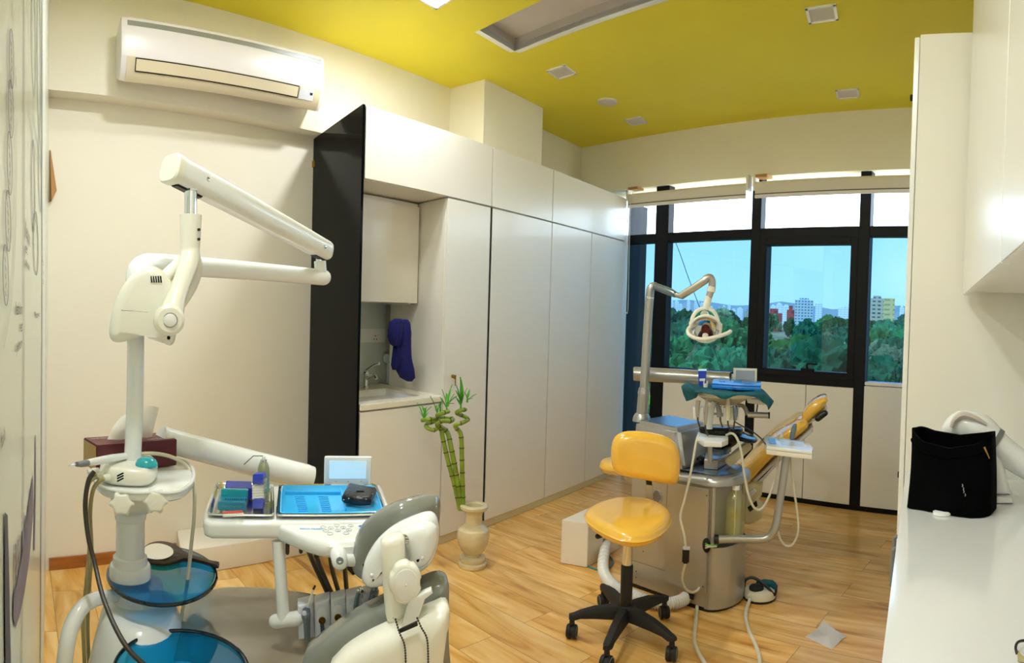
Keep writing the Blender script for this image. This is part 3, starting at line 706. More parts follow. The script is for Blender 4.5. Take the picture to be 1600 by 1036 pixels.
# ------------------------------------------------------------------ things on the counter
# black cloth bag: open topped pouch
B0, B1 = Zp(1413, 793, ZCT + .002), Zp(1545, 809, ZCT + .002)
rb = (B0 - EYE).xy.length
ex = (B1 - B0); ex.z = 0; wb = ex.length; ex.normalize(); ey = V((-ex.y, ex.x, 0))
if ey.y < 0: ey = -ey
hz = lambda v, u: D(u, v, (B0 - EYE).xy.length).z - ZCT
hL, hR, hM = hz(672, 1427), hz(676, 1538) * 1.0, hz(690, 1480)
def bp(a, dpt, z): return B0 + ex * (wb * a) + ey * dpt + UP * z
t = thing('cloth_bag', 'open black fabric bag with a small zip standing on the white counter', 'bag', bp(.5, .05, 0))
def bagring(k, z0, z1, inn=0.):
    """k 0..1 height; front lip dips in the middle"""
    o = []; n = 36
    for i in range(n):
        a = 2 * math.pi * i / n; ca, sa = math.cos(a), math.sin(a)
        px = .5 + .5 * (abs(ca) ** .28) * (1 if ca > 0 else -1) * (1 - .02 * k * math.sin(3 * a)) * (1 - inn * .04)
        dp = .055 + .055 * (abs(sa) ** .5) * (1 if sa > 0 else -1) * (1 - inn * .25) * (1 + .25 * (1 - k))
        lip = .33 * (1 - abs(2 * px - 1) ** 2)
        top = (hL + (hR - hL) * px) * (1.0 - (.20 * (1 - abs(2 * px - 1) ** 2.2) if sa < 0 else .10 * (1 - abs(2 * px - .95) ** 1.6)))
        sk = .035 * k * (1 - 2 * px)
        o.append(bp(px + sk * .6 + (.02 if px > .5 else .03) * k * 0, dp + .012 * math.sin(7 * px + 3 * k), z0 + (top - z0) * k))
    return o
b = B().rings([bagring(k, 0, .2) for k in (0, .03, .12, .3, .5, .7, .85, .95, 1.)] + [bagring(k, 0, .2, 1.) for k in (1., .9, .6, .2)], cap0=True, cap1=True)
obj('bag_body', b, 'fabric', t, ang=70)
b = B(); rr = [p for p in bagring(.86, 0, .2)]
hem = [p - ey * .003 for p in rr if (p - B0).dot(ey) < .05]
hem.sort(key=lambda p: (p - B0).dot(ex))
obj('hem_seam', B().tube(hem, .0022, 6), 'fabric', t)
zp_ = bp(.93, -.012, hR * .87); zq = bp(.985, -.006, hR * .73)
obj('zip_pull', B().tube([zp_, zp_ * .5 + zq * .5 + V((0, -.004, 0)), zq], [.0028, .002, .0016], 6), 'gold', t)
lg = B(); q = D(1508, 758, rb - .022)
for k, (du, dv) in enumerate(((0, 0), (2, 5), (3, 9), (6, 14))): 
    a_ = bp(.70 + du * .006, -.017, hR * .40 - dv * .0017)
    lg.tube([a_, a_ + UP * -.004 + ex * .002, a_ - UP * .007], .0011, 5)
obj('silver_mark', lg, 'silver', t)
# white curing lamp / hand unit behind the bag
def Q(u, v, r): return D(u, v, r)
RW = 1.92
t = thing('whitening_lamp', 'white angled dental lamp on a stand with a grey collar, behind the black bag', 'lamp', Zp(1548, 780, ZCT))
bz = Zp(1560, 778, ZCT + .002)
RW = (bz - EYE).xy.length
out = [Q(1506, 640, RW), Q(1560, 640, RW), Q(1566, 700, RW), Q(1578, 764, RW), Q(1581, 777, RW), Q(1500, 777, RW)]
obj('stand', B().slab([Q(1500, 690, RW), Q(1556, 690, RW), Q(1569, 730, RW), Q(1579, 768, RW), Q(1495, 768, RW)], fwd(1550), .10, .02, 4, mid=True), 'white', t)
obj('foot', B().slab([Q(1490, 769, RW), Q(1580, 769, RW), Q(1582, 778, RW), Q(1490, 778, RW)], fwd(1550), .12, .004, 2, mid=True), 'white', t)
ar = [Q(1478, 676, RW - .01), Q(1500, 664, RW - .01), Q(1530, 672, RW - .01), Q(1556, 695, RW - .01), Q(1590, 720, RW), Q(1640, 752, RW + .02)]
P_, R_ = smooth_path(ar, [.02, .042, .048, .042, .038, .030], 5)
obj('lamp_arm', B().tube(P_, R_, 20), 'white', t)
obj('collar', B().tube([Q(1549, 690, RW - .01), Q(1556.5, 695, RW - .01)], [.0475, .0465], 24), 'midgrey', t)
ct = [Q(1487, 668, RW - .052), Q(1492, 656, RW - .054), Q(1505, 648, RW - .054), Q(1525, 654, RW - .052), Q(1542, 664, RW - .05)]
obj('display_strip', B().tube(ct, [.006, .009, .010, .008, .004], 8, sm=4), 'led_off', t)
# crumpled clear wrapper
pb = B(); bmesh.ops.create_icosphere(pb.bm, subdivisions=3, radius=.062)
for v in pb.bm.verts: v.co *= 1 + .35 * noise.noise(v.co * 28); v.co.z *= .8
ctr = Zp(1601, 775, ZCT) + UP * .055
for v in pb.bm.verts: v.co += ctr
tag(obj('plastic_wrapper', pb, 'clear', flat=True), 'crumpled clear plastic wrapper on the counter at the right picture edge', 'wrapper')
# white lid peeking under the bag
q = Zp(1473, 803, ZCT + .001)
tag(obj('jar_lid', B().lathe([(.026, 0), (.026, .006), (.02, .009), (0, .009)], q + V((0, .0, 0)), 24), 'white'), 'small white round lid lying in front of the black bag', 'lid')
# corded yellow tag at the bottom right corner
q = Zp(1597, 1020, ZCT + .002)
t = thing('spectacles', 'dark framed spectacles with yellow tinted lens at the bottom right of the counter', 'spectacles', q)
obj('rim', B().tube([Zp(1589, 1022, ZCT + .004), Zp(1587, 1012, ZCT + .010), Zp(1590, 1004, ZCT + .012), Zp(1599, 1001, ZCT + .010), Zp(1612, 1003, ZCT + .008)], .0022, 8, sm=4), 'dark', t)
b = B().slab([Zp(1590, 1018, ZCT + .003), Zp(1598, 1028, ZCT + .003), Zp(1612, 1030, ZCT + .003), Zp(1605, 1036, ZCT + .003), Zp(1590, 1034, ZCT + .003)], UP, .003, .0005, mid=False); obj('yellow_part', b, 'hosey', t)
# ================================================================== FOREGROUND DENTAL UNIT
def zr(v, r, u=209): return D(u, v, r).z
def T(*px): return [D(u, v, r) for u, v, r in px]
PU, PR = 203, 1.80
pc = D(PU, 905, PR); base0 = V((pc.x, pc.y, 0))
unit = thing('dental_unit', 'white dental unit base with a thick column and blue glass shelves, left foreground', 'dental unit', base0)
# white base body
bc = D(222, 960, 1.78); zb_ = bc.z
def bring(a, b_, z, off=(0, 0)): return [p + UP * 0 for p in ell(V((bc.x, bc.y, z)) + rgt(215) * off[0] + fwd(215) * off[1], a, b_, rgt(215), fwd(215), 36)]
zt = zr(940, 1.80)
b = B().rings([bring(.20, .24, 0, (.02, 0)), bring(.20, .24, .10, (.02, 0)), bring(.175, .22, .22, (.01, 0)), bring(.15, .20, .36, (0, -.01)), bring(.128, .18, zt - .10, (-.005, -.01)), bring(.112, .165, zt - .035, (-.005, 0)), bring(.10, .15, zt - .008, (-.005, .01)), bring(.088, .135, zt, (-.005, .01))])
obj('base_body', b, 'white', unit, ang=60)
b = B().tube(T((98, 1060, 1.62), (104, 1010, 1.63), (112, 978, 1.65), (128, 950, 1.68), (150, 936, 1.72), (182, 930, 1.78)), [.021, .021, .021, .020, .019, .018], 16, sm=6)
obj('grab_tube', b, 'white', unit)
# neck under the glass, glass shelf, column
gz_ = zr(908, PR)
nk = D(215, 930, 1.82)
obj('shelf_support', B().lathe([(.075, zt - .01), (.07, gz_ - .013)], V((nk.x, nk.y, 0)), 28), 'white', unit)
gc = Zp(253, 899, gz_)
gl = ell(gc, .152, .20, rgt(253), fwd(253), 64)
sh = obj('glass_shelf', B().slab(gl, UP, .012, .004, 2, mid=False), 'blueglass', unit, label='clear blue glass disc shelf')
for p in [ell(gc + UP * .006, .1535, .2015, rgt(253), fwd(253), 64)]:
    obj('shelf_edge', B().tube(p + [p[0]], .0055, 8, caps=False), 'glassedge', sh)
gt = gz_ + .012
cb = V((pc.x, pc.y, gt))
z_ = lambda v: zr(v, PR) - gt
obj('column_foot', B().lathe([(.058, 0), (.058, .03), (.055, .036), (.049, .038), (.048, .058), (.043, .062)], cb, 36), 'white', unit)
obj('column', B().lathe([(.040, .06), (.040, z_(812)), (.043, z_(811)), (.045, z_(800)), (.040, z_(796))], cb, 36), 'white', unit)
# spittoon bowl: second blue glass disc in front
r2 = 1.50; bz2 = zr(1046, r2, 283)
bc2 = D(283, 1046, r2)
rings = [ell(bc2 + UP * dz, a * .157, a * .185, rgt(283), fwd(283), 56) for a, dz in ((1.0, .0), (.985, -.005), (.9, -.007), (.65, -.009), (.3, -.010), (.12, -.011))]
sp_ = obj('spittoon_bowl', B().rings(rings, cap0=False), 'blueglass', unit, label='shallow blue glass spittoon bowl')
obj('bowl_edge', B().tube(rings[0] + [rings[0][0]], .005, 8, caps=False), 'glassedge', sp_)
obj('bowl_support', B().rings([ell(V((bc2.x, bc2.y, 0)) + fwd(283) * .03, .13, .17, rgt(283), fwd(283), 32), ell(V((bc2.x, bc2.y, .3)) + fwd(283) * .03, .12, .15, rgt(283), fwd(283), 32), ell(bc2 - UP * .06, .085, .10, rgt(283), fwd(283), 32), ell(bc2 - UP * .013, .05, .06, rgt(283), fwd(283), 32)]), 'white', unit, ang=60)
# ------------------------------------------------------------------ side table clamped on the column
tz = zr(748, 1.78)
tab = thing('side_table', 'white rounded side tray clamped to the column with two star knobs', 'tray', V((pc.x, pc.y, tz - .12)))
ol = [Zp(u, v, tz) for u, v in ((146, 742), (152, 756), (163, 764), (180, 768), (215, 772), (240, 771), (262, 772), (284, 768), (298, 757), (303, 744), (298, 730), (282, 720), (250, 715), (200, 715), (165, 722), (150, 731))]
obj('table_top', B().slab(ol, -UP, .022, .006, 3, mid=False, sm=3), 'white', tab, ang=50)
lip = [p + UP * .003 for p in smooth_loop(ol, 3)]
obj('table_rim', B().tube(lip + [lip[0]], .005, 8, caps=False), 'white', tab)
ck = D(210, 790, 1.76); e, f = rgt(210), fwd(210)
cz0, cz1 = zr(806, 1.78), zr(768, 1.78)
co_ = [D(u, v, 1.73) for u, v in ((168, 770), (255, 770), (250, 782), (243, 800), (232, 806), (184, 806), (176, 795), (172, 782))]
obj('clamp', B().slab(co_, f, .13, .02, 4, mid=False), 'cream', tab)
obj('collar', B().lathe([(.040, 0), (.044, .006), (.03, .014)], V((pc.x, pc.y, zr(771, PR))), 28), 'cream', tab)
for u, v in ((190, 787), (243, 783)):
    q = D(u, v, 1.645); n_ = (-fwd(u) + UP * .15).normalized(); e_ = rgt(u); f_ = n_.cross(e_)
    pts = []
    for k in range(36):
        a = 2 * math.pi * k / 36; rr = .0275 + .0055 * math.cos(6 * a)
        pts.append(q + e_ * rr * math.cos(a) - f_ * rr * math.sin(a))
    obj('star_knob', B().slab(pts, n_, .032, .007, 3), 'cream', tab)
# tissue box
tb0 = [Zp(u, v, tz + .003) for u, v in ((151, 739), (276, 727))]
ex = (tb0[1] - tb0[0]); ex.z = 0; wbx = ex.length; ex.normalize(); ey = V((-ex.y, ex.x, 0)); ey = ey if ey.dot(fwd(210)) > 0 else -ey
dpx = .115; hb = .078
bxp = lambda a, d, z: tb0[0] + ex * (a * wbx) + ey * d + UP * z
t = thing('tissue_box', 'maroon cardboard tissue box with a white tissue sticking out, on the side tray', 'tissue box', bxp(.5, dpx / 2, 0))
o4 = [(0, 0), (1, 0), (1, dpx), (0, dpx)]
obj('carton', B().hexa([bxp(a, d, 0) for a, d in o4] + [bxp(a, d, hb) for a, d in o4], .002), 'maroon', t)
obj('side_flap', B().hexa([bxp(a, d, z) for z in (.004, hb - .004) for a, d in ((-.006, .004), (0.001, .004), (0.001, dpx - .004), (-.006, dpx - .004))]), 'gold', t)
lt = text_bm('Soft Tissues', bxp(.80, .022, hb + .0008), ex, ey, .015); obj('lettering', lt, 'tissue', t)
lt = text_bm('facial tissue', bxp(.16, .085, hb + .0008), ex, ey, .012); obj('lettering', lt, 'tissue', t)
rows = []
tb = B()
def tis(a, d, z): return bxp(a, d, hb + z)
sheet = [[tis(.20, .05, .004), tis(.36, .045, .002), tis(.55, .05, .004), tis(.72, .05, .002), tis(.78, .055, .004)], [tis(.27, .06, .03), tis(.40, .045, .035), tis(.55, .05, .04), tis(.70, .04, .035), tis(.80, .055, .03)], [tis(.36, .07, .052), tis(.45, .06, .062), tis(.58, .055, .074), tis(.72, .045, .072), tis(.83, .05, .066)], [tis(.42, .075, .062), tis(.50, .07, .074), tis(.62, .06, .090), tis(.74, .05, .095), tis(.85, .045, .092)]]
obj('tissue', cloth(sheet, 0, 0, .0012, sm=4), 'tissue', t, ang=80)
# scaler
sr = 1.80
so_ = [Zp(u, v, tz + .003) for u, v in ((156, 748), (160, 757), (190, 761), (225, 762), (240, 758), (246, 748), (243, 738), (228, 731), (200, 731), (165, 735))]
t = thing('ultrasonic_scaler', 'white ultrasonic scaler unit with a turquoise dome button on the side tray', 'scaler', so_[0])
hs = .047
obj('housing', B().slab(so_, UP, hs, .014, 4, mid=False, sm=3), 'cream', t, ang=50)
q = Zp(230, 722, tz + .003 + hs); q = so_[6] * .55 + so_[4] * .45; q = Zp(229, 727, tz + .05)
obj('dome_button', B().lathe([(.030, 0), (.030, .006), (.025, .016), (.014, .022), (0, .024)], q - UP * .001, 28), 'turq', t)
for k in range(3):
    a_ = D(183 + k * 0, 742 + k * 4, 1.62); 
    obj('vent_slot', B().tube(T((183, 744 + k * 4, 1.643 - .0), (193, 739 + k * 4, 1.643)), .0022, 6), 'dark', t)
for u, v in ((151, 736), (158, 743), (168, 746)):
    obj('hose_port', B().lathe([(.009, 0), (.009, .018), (.006, .02), (.006, .03)], D(u + 3, v, 1.685), 12, -rgt(u) * .8 - fwd(u) * .3), 'cream', t)
def hose(pts, r, m, label, cat='hose', name='hose', grp=None, sm=6):
    return tag(obj(name, B().tube(pts, r, 8, sm=sm), m), label, cat, grp)
hose(T((147, 737, 1.66), (138, 752, 1.65), (133, 790, 1.65), (138, 840, 1.64), (148, 880, 1.62), (160, 930, 1.56), (180, 980, 1.50), (205, 1020, 1.46), (240, 1050, 1.45)), .0062, 'hose', 'brown-grey scaler hose running down in front of the unit base')
hose(T((152, 744, 1.66), (138, 756, 1.66), (134, 790, 1.68), (140, 850, 1.72), (135, 910, 1.76), (130, 970, 1.78), (132, 1040, 1.78), (130, 1100, 1.8)), .0058, 'hosey', 'outer yellowed tube hanging from the scaler to the floor')
hose(T((163, 747, 1.66), (147, 762, 1.67), (141, 800, 1.70), (143, 860, 1.74), (140, 910, 1.79), (137, 970, 1.82), (139, 1040, 1.84), (142, 1100, 1.84)), .0058, 'hosey', 'inner yellowed tube hanging from the scaler beside the brown hose')
# scaler handpiece with cord
t = thing('scaler_handpiece', 'white scaler handpiece with grey nose and thin metal tip lying across the scaler', 'handpiece', D(160, 722, 1.70))
obj('grip', B().tube(T((136, 723.5, 1.60), (160, 719, 1.68), (176, 716, 1.74), (200, 712, 1.80)), [.0088, .0105, .011, .009], 14), 'white', t)
obj('nose', B().tube(T((120, 725.5, 1.55), (128, 724.8, 1.575), (136, 723.5, 1.60)), [.006, .0078, .0088], 14), 'midgrey', t)
obj('metal_tip', B().tube(T((106, 728.5, 1.52), (112, 726, 1.53), (120, 725.5, 1.55)), [.0006, .0012, .002], 8), 'steel', t)
obj('cord', B().tube(T((200, 712, 1.80), (222, 709, 1.84), (245, 709, 1.88), (268, 714, 1.90), (288, 725, 1.90), (300, 742, 1.88), (304, 770, 1.84), (303, 810, 1.82), (299, 850, 1.80), (294, 900, 1.79), (286, 950, 1.78), (282, 985, 1.78), (290, 1000, 1.78)), .0055, 8, sm=6), 'hosew', t)
# ------------------------------------------------------------------ hand mirror on the glass shelf
mz = gt + .001
t = thing('hand_mirror', 'round hand mirror with carved dark brown frame and handle on the blue glass shelf', 'hand mirror', Zp(247, 866, mz))
mc = Zp(249, 867, mz)
fo = [Zp(u, v, mz) for u, v in ((222, 868), (226, 878), (240, 884), (256, 886), (272, 883), (286, 878), (300, 878), (318, 882), (333, 887), (341, 890), (342, 882), (333, 882), (318, 877), (304, 873), (290, 868), (281, 860), (272, 854), (256, 850), (238, 851), (226, 858))]
obj('carved_frame', B().slab(fo, UP, .011, .003, 2, mid=False, sm=3), 'wood', t, ang=50)
mm = [Zp(u, v, mz + .0125) for u, v in ((224, 864), (229, 871.5), (242, 875), (257, 874), (268, 869), (271, 862.5), (266, 855.5), (252, 850.5), (238, 850.5), (227, 855.5))]
obj('mirror_glass', B().slab(mm, UP, .002, 0, mid=False, sm=4), 'mirror', t)
# ------------------------------------------------------------------ operating lamp on its pole
LB_ = V((pc.x, pc.y, 0)) 
lp0 = D(209, 771, PR)
lamp = thing('operating_lamp', 'white dental operating lamp on a tall pole with two folded arms, left foreground', 'lamp', lp0)
pole = [V((pc.x, pc.y, zr(771, PR))), D(210.5, 640, PR), D(212, 520, PR), D(212, 450, PR + .01), D(216, 425, PR + .02), D(226, 415, PR + .05), D(245, 413, PR + .09), D(300, 416.5, PR + .19), D(400, 424, PR + .33), D(505, 433.5, PR + .45)]
P_, R_ = smooth_path(pole, [.0245, .0235, .0235, .028, .032, .032, .0315, .031, .0295, .0275], 6)
obj('pole_arm', B().tube(P_, R_, 24, rnd=True), 'white', lamp, ang=60)
ra = PR + .44
obj('pivot_socket', B().tube(T((501, 425, ra), (500, 408, ra)), [.021, .0205], 20), 'white', lamp)
obj('pivot_pin', B().tube(T((500, 408, ra), (499.5, 396, ra)), .014, 18), 'chrome', lamp)
# sprung arm: rounded box section
a0, a1 = D(273, 266, 1.74), D(506, 391, ra)
ax = (a1 - a0).normalized(); sd = ax.cross(UP).normalized(); un = sd.cross(ax).normalized()
def sec(c_, w, h): return [c_ + sd * (w * (abs(math.cos(t_)) ** .6) * math.copysign(1, math.cos(t_))) + un * (h * (abs(math.sin(t_)) ** .6) * math.copysign(1, math.sin(t_))) for t_ in [2 * math.pi * k / 28 for k in range(28)]]
W0_, W1_ = .036, .033
rr = []
for k in range(11):
    a = k / 10; c_ = a0 + (a1 - a0) * a; rr.append(sec(c_, W0_ + (W1_ - W0_) * a, .037 + (.0335 - .037) * a))
for d, k in ((.012, .94), (.022, .75), (.027, .4)): rr.append(sec(a1 + ax * d, W1_ * k, .0335 * k))
obj('spring_arm', B().rings(rr), 'white', lamp, ang=50)
obj('arm_end_cap', B().rings([sec(a0 + ax * .004, .038, .0395), sec(a0 - ax * .016, .038, .0395), sec(a0 - ax * .021, .034, .036)]), 'cream', lamp)
for q, o in ((.13, .6), (.94, -.5)):
    c_ = a0 + (a1 - a0) * q - sd * 0 + un * (.037 * -.0)
    s_ = -sd if (-sd).dot(fwd(300)) < 0 else sd
    obj('screw', B().lathe([(.006, 0), (.006, .003), (0, .004)], c_ + s_ * .0335 + un * .008 * o, 12, s_), 'steel', lamp)
c_ = a0 + (a1 - a0) * .06
obj('arm_slot', B().obox(a0 + ax * .055 - un * .035, ax, sd, un, .05, .014, .006, .004), 'dark', lamp)
c_ = a1 - ax * .02
obj('arm_slot', B().obox(a1 - ax * .025 - un * .031, ax, sd, un, .03, .014, .005, .003), 'dark', lamp)
hr = 1.77
obj('chrome_post', B().tube(T((298, 292, hr), (297.5, 340, hr)), .0172, 22), 'chrome', lamp)
obj('post_nut', B().tube(T((298, 293, hr), (298, 299, hr)), .022, 6), 'chrome', lamp)
sl = obj('sleeve', B().tube(T((298, 336, hr), (297.5, 362, hr), (297, 389, hr)), [.0295, .0285, .0262], 26), 'cream', lamp)
for v in (359, 374): obj('sleeve_screw', B().lathe([(.004, 0), (.004, .004), (0, .005)], D(310, v, hr - .02), 10, (rgt(310) * .8 - fwd(310)).normalized()), 'dark', sl)
yk = B().tube(T((297, 386, hr), (297, 400, hr - .005), (292, 420, hr - .03), (283, 445, hr - .07), (274, 470, hr - .10), (266, 500, hr - .12)), [.0255, .0265, .026, .024, .026, .034], 20, sm=5, rnd=True)
yk.tube(T((299, 395, hr), (304, 415, hr + .02), (302, 438, hr + .05), (290, 462, hr + .07), (270, 488, hr + .08), (250, 505, hr + .06)), [.022, .021, .018, .017, .018, .022], 18, sm=5, rnd=True)
yk.tube(T((292, 405, hr), (275, 418, hr + .0), (255, 436, hr - .02)), [.022, .019, .018], 16, sm=4, rnd=True)
obj('yoke', yk, 'cream', lamp, ang=70)
# head
hb_ = hr - .02
ho = [(172, 520), (174, 500), (178, 480), (185, 462), (196, 443), (209, 428), (224, 419), (240, 418), (254, 425), (264, 438), (271, 458), (274, 480), (274, 505), (273, 526), (268, 537), (259, 537), (248, 529), (238, 524), (224, 523), (208, 528), (192, 533), (178, 532)]
hp = [D(u, v, hb_) for u, v in ho]
hd = obj('lamp_head', B().slab(hp, fwd(225), .15, .026, 5, sm=3), 'cream', lamp, ang=60)
for k in range(5):
    u = 236 + k * 3.7; obj('vent_slot', B().tube(T((u, 431.5, hb_ - .0735), (u + 1.3, 441.5, hb_ - .0765)), .0022, 6), 'dark', hd)
sm_l = T((176.5, 484, hb_ - .048), (190, 484.8, hb_ - .0757), (212, 486, hb_ - .0757), (232, 488, hb_ - .0757))
obj('seam_line', B().tube(sm_l, .0009, 5), 'midgrey', hd)
kb = D(264, 500, hr - .15); kn = (-fwd(262) + rgt(262) * .15).normalized()
kn_o = obj('pivot_knob', B().lathe([(.036, -.03), (.040, .0), (.038, .012), (.030, .018), (0, .019)], kb, 32, kn), 'cream', lamp)
kc = kb + kn * .019
obj('knob_button', B().lathe([(.0165, -.004), (.0165, .002), (.013, .0035), (0, .004)], kc, 28, kn), 'white', kn_o)
pts = ell(kc + kn * .001, .0175, .0175, rgt(262), UP, 28); obj('knob_ring', B().tube(pts + [pts[0]], .0009, 5, caps=False), 'midgrey', kn_o)
lo_ = [D(u, v, hb_ + o) for u, v, o in ((228, 522, -.06), (250, 526, -.06), (256, 534, .0), (250, 532, .05), (232, 527, .05))]
obj('lens', B().slab(lo_, UP, .008, .002, 2), 'lens', hd)
# ================================================================== DELIVERY CONSOLE
cr0 = 1.75
dz = D(460, 790, cr0).z
def DZ(u, v, h=0.): return Zp(u, v, dz + h)
con = thing('delivery_console', 'white instrument console with keypad on a thick support arm, left foreground', 'dental console', D(440, 1036, 1.75) * 1)
arm = T((250, 683, 1.96), (262, 688, 1.97), (340, 709, 2.03), (420, 730, 2.09), (478, 745, 2.12))
obj('support_arm', B().tube(arm, [.036, .0375, .039, .0405, .041], 28), 'white', con)
obj('arm_ring', B().tube(T((474.5, 744.2, 2.12), (476.5, 744.8, 2.12)), .0415, 28), 'midgrey', con)
obj('arm_end', B().tube(T((477, 745, 2.12), (487, 747.5, 2.125)), [.041, .039], 28), 'white', con)
deck = [(337, 757), (330, 770), (322, 790), (317.5, 805), (319, 813), (330, 817), (420, 817), (520, 816), (614, 814), (614, 802), (607, 786), (595, 757)]
DTH = .042
obj('deck', B().slab([DZ(u, v) for u, v in deck], -UP, DTH, .010, 4, mid=False, rd2=.012), 'white', con, ang=50)
kp_ = [(415, 810), (430, 818), (447, 826), (470, 836), (495, 844), (520, 848.5), (550, 848), (580, 843), (608, 834), (625, 822), (628, 808), (520, 806)]
obj('keypad_body', B().slab([DZ(u, v, -.006) for u, v in kp_], -UP, .04, .010, 4, mid=False, sm=2), 'white', con, ang=50)
obj('under_body', B().slab([DZ(u, v, -.045) for u, v in ((425, 798), (424, 812), (432, 820), (445, 828), (480, 838), (520, 842), (560, 840), (600, 830), (600, 790), (430, 790))], -UP, .035, .006, 3, mid=False), 'greycup', con)
def loopin(px, h): return [DZ(u, v, h) for u, v in px]
def steel_tray(px, label, grp):
    t = thing('steel_tray', label, 'tray', DZ(sum(p[0] for p in px) / len(px), sum(p[1] for p in px) / len(px), .001), grp)
    o = smooth_loop([DZ(u, v, .010) for u, v in px], 3)
    c_ = sum(o, V((0, 0, 0))) / len(o); s_ = lambda k, z: [c_ + (p - c_) * k + UP * z for p in o]
    obj('dish', B().rings([s_(1.0, .001), s_(.985, .003), s_(.955, .001), s_(.915, -.0085), s_(.905, -.009)], cap0=False), 'steel', t, ang=60)
    r = s_(1., .001); obj('rolled_rim', B().tube(r + [r[0]], .0028, 8, caps=False), 'chrome', t)
    return t, s_
def rrect(c4, k=.10):
    o = []
    n = len(c4)
    for i in range(n):
        p, a, b_ = c4[i], c4[i - 1], c4[(i + 1) % n]
        o.append((p[0] + (a[0] - p[0]) * k, p[1] + (a[1] - p[1]) * k)); o.append((p[0] + (p[0] * 0 + ((a[0] + b_[0]) / 2 - p[0]) * k * .35), p[1] + ((a[1] + b_[1]) / 2 - p[1]) * k * .35)); o.append((p[0] + (b_[0] - p[0]) * k, p[1] + (b_[1] - p[1]) * k))
    return o
tl, _ = steel_tray(rrect(((338, 755), (325, 804), (427, 806), (426, 757)), .13), 'small square steel tray on the left of the console holding bur blocks', 'steel trays on the console')
tr, s_ = steel_tray(rrect(((436, 758), (432, 806), (605, 804), (587, 757)), .12), 'wide steel tray on the right of the console under the blue tray', 'steel trays on the console')
# blue plastic tray inside the right steel tray
bt = rrect(((440, 758), (437, 802), (600, 800), (585, 758)), .12)
t = thing('plastic_tray', 'bright sky blue plastic instrument tray lying in the wide steel tray', 'tray', DZ(515, 782, .003))
o = smooth_loop([DZ(u, v, .016) for u, v in bt], 3); c_ = sum(o, V((0, 0, 0))) / len(o)
s2 = lambda k, z: [c_ + (p - c_) * k + UP * z for p in o]
obj('tray_dish', B().rings([s2(.985, -.003), s2(1.0, .0), s2(.975, .001), s2(.93, -.011), s2(.91, -.0125)], cap0=False), 'bluetray', t, ang=60)
def rib(u0, v0, u1, v1, r=.0016): return B().tube([DZ(u0, v0, .0052), DZ(u1, v1, .0052)], r, 6, rnd=True)
for cu in (463, 500):
    for k in range(8): obj('rib', rib(cu + k * .8 - 2, 776 + k * 3.1, cu + 12 + k * .8, 776.2 + k * 3.1), 'bluetray', t)
obj('divider', B().obox((DZ(446, 771, .007) + DZ(531, 771, .007)) / 2, (DZ(531, 771) - DZ(446, 771)).normalized(), fwd(490), UP, (DZ(531, 771) - DZ(446, 771)).length / 2, .002, .005, .001), 'bluetray', t)
obj('divider', B().obox((DZ(532, 763, .007) + DZ(540, 796, .007)) / 2, (DZ(540, 796) - DZ(532, 763)).normalized(), rgt(530), UP, (DZ(540, 796) - DZ(532, 763)).length / 2, .002, .005, .001), 'bluetray', t)
# black pouch
pz = .012
q = [DZ(534, 786, pz), DZ(544, 766, pz), DZ(588, 774, pz), DZ(580, 791, pz), DZ(560, 791, pz)]
t = thing('black_pouch', 'small black leather pouch lying on the right of the blue tray', 'pouch', q[0])
obj('pouch_body', B().slab(q, UP, .024, .009, 4, mid=False), 'leather', t, ang=60)
obj('clasp', B().obox(DZ(563, 767.5, pz + .024), rgt(560), fwd(560), UP, .012, .008, .0025, .002), 'dark', t)
for u, v in ((537, 781), (545, 779), (572, 780), (582, 772)): obj('stud', B().ball(DZ(u, v, pz + .0235), .0017, 8), 'silver', t)
# bur blocks and bottles in the left tray
hb0 = .003
def block(p4, h, m, t, name): return obj(name, B().hexa([DZ(u, v, hb0) for u, v in p4] + [DZ(u, v, hb0) + UP * h for u, v in p4], .002), m, t)
t = thing('bur_box', 'dark blue ribbed plastic bur box at the back of the small steel tray', 'box', DZ(372, 775, hb0))
block([(351, 779), (394, 780), (393, 768), (353, 767)], .030, 'deepblue', t, 'box_body')
for k in range(12):
    u = 353 + k * 3.4; a_, b_ = DZ(u, 779.5, hb0 + .006), DZ(u, 779.5, hb0 + .026); obj('rib', B().tube([a_ - fwd(u) * .001, b_ - fwd(u) * .001], .0016, 6), 'deepblue', t)
t = thing('bur_block', 'teal bur block with a row of upright burs in the small steel tray', 'bur block', DZ(362, 795, hb0))
block([(340, 797), (383, 799), (387, 787), (344, 785)], .022, 'teal', t, 'block_body')
ob = B().hexa([DZ(u, v, hb0) for u, v in ((345, 787.5), (387, 789), (388, 786), (346, 785))] + [DZ(u, v, hb0) + UP * .040 for u, v in ((345, 787.5), (387, 789), (388, 786), (346, 785))], .002)
obj('block_back', ob, 'turq', t)
for k in range(9): obj('bur', B().tube([DZ(348 + k * 3.6, 791 + (k % 2), hb0 + .021), DZ(348 + k * 3.6, 791 + (k % 2), hb0 + .034 + .004 * (k % 3))], [.0012, .0016], 6), 'midgrey', t)
t = thing('composite_tube', 'small coral red and white tube lying at the front of the small steel tray', 'tube', DZ(364, 799, hb0))
obj('tube_body', B().tube([DZ(350, 803, hb0 + .007), DZ(376, 801.5, hb0 + .007)], [.006, .007], 10, rnd=True), 'red', t)
obj('tube_cap', B().tube([DZ(350, 805.5, hb0 + .005), DZ(379, 804.5, hb0 + .005)], [.0045, .005], 10, rnd=True), 'white', t)
t = thing('cotton_box', 'clear box of white cotton rolls with blue lid standing on end in the small tray', 'box', DZ(403, 796, hb0))
r_ = (DZ(403, 797) - EYE).xy.length
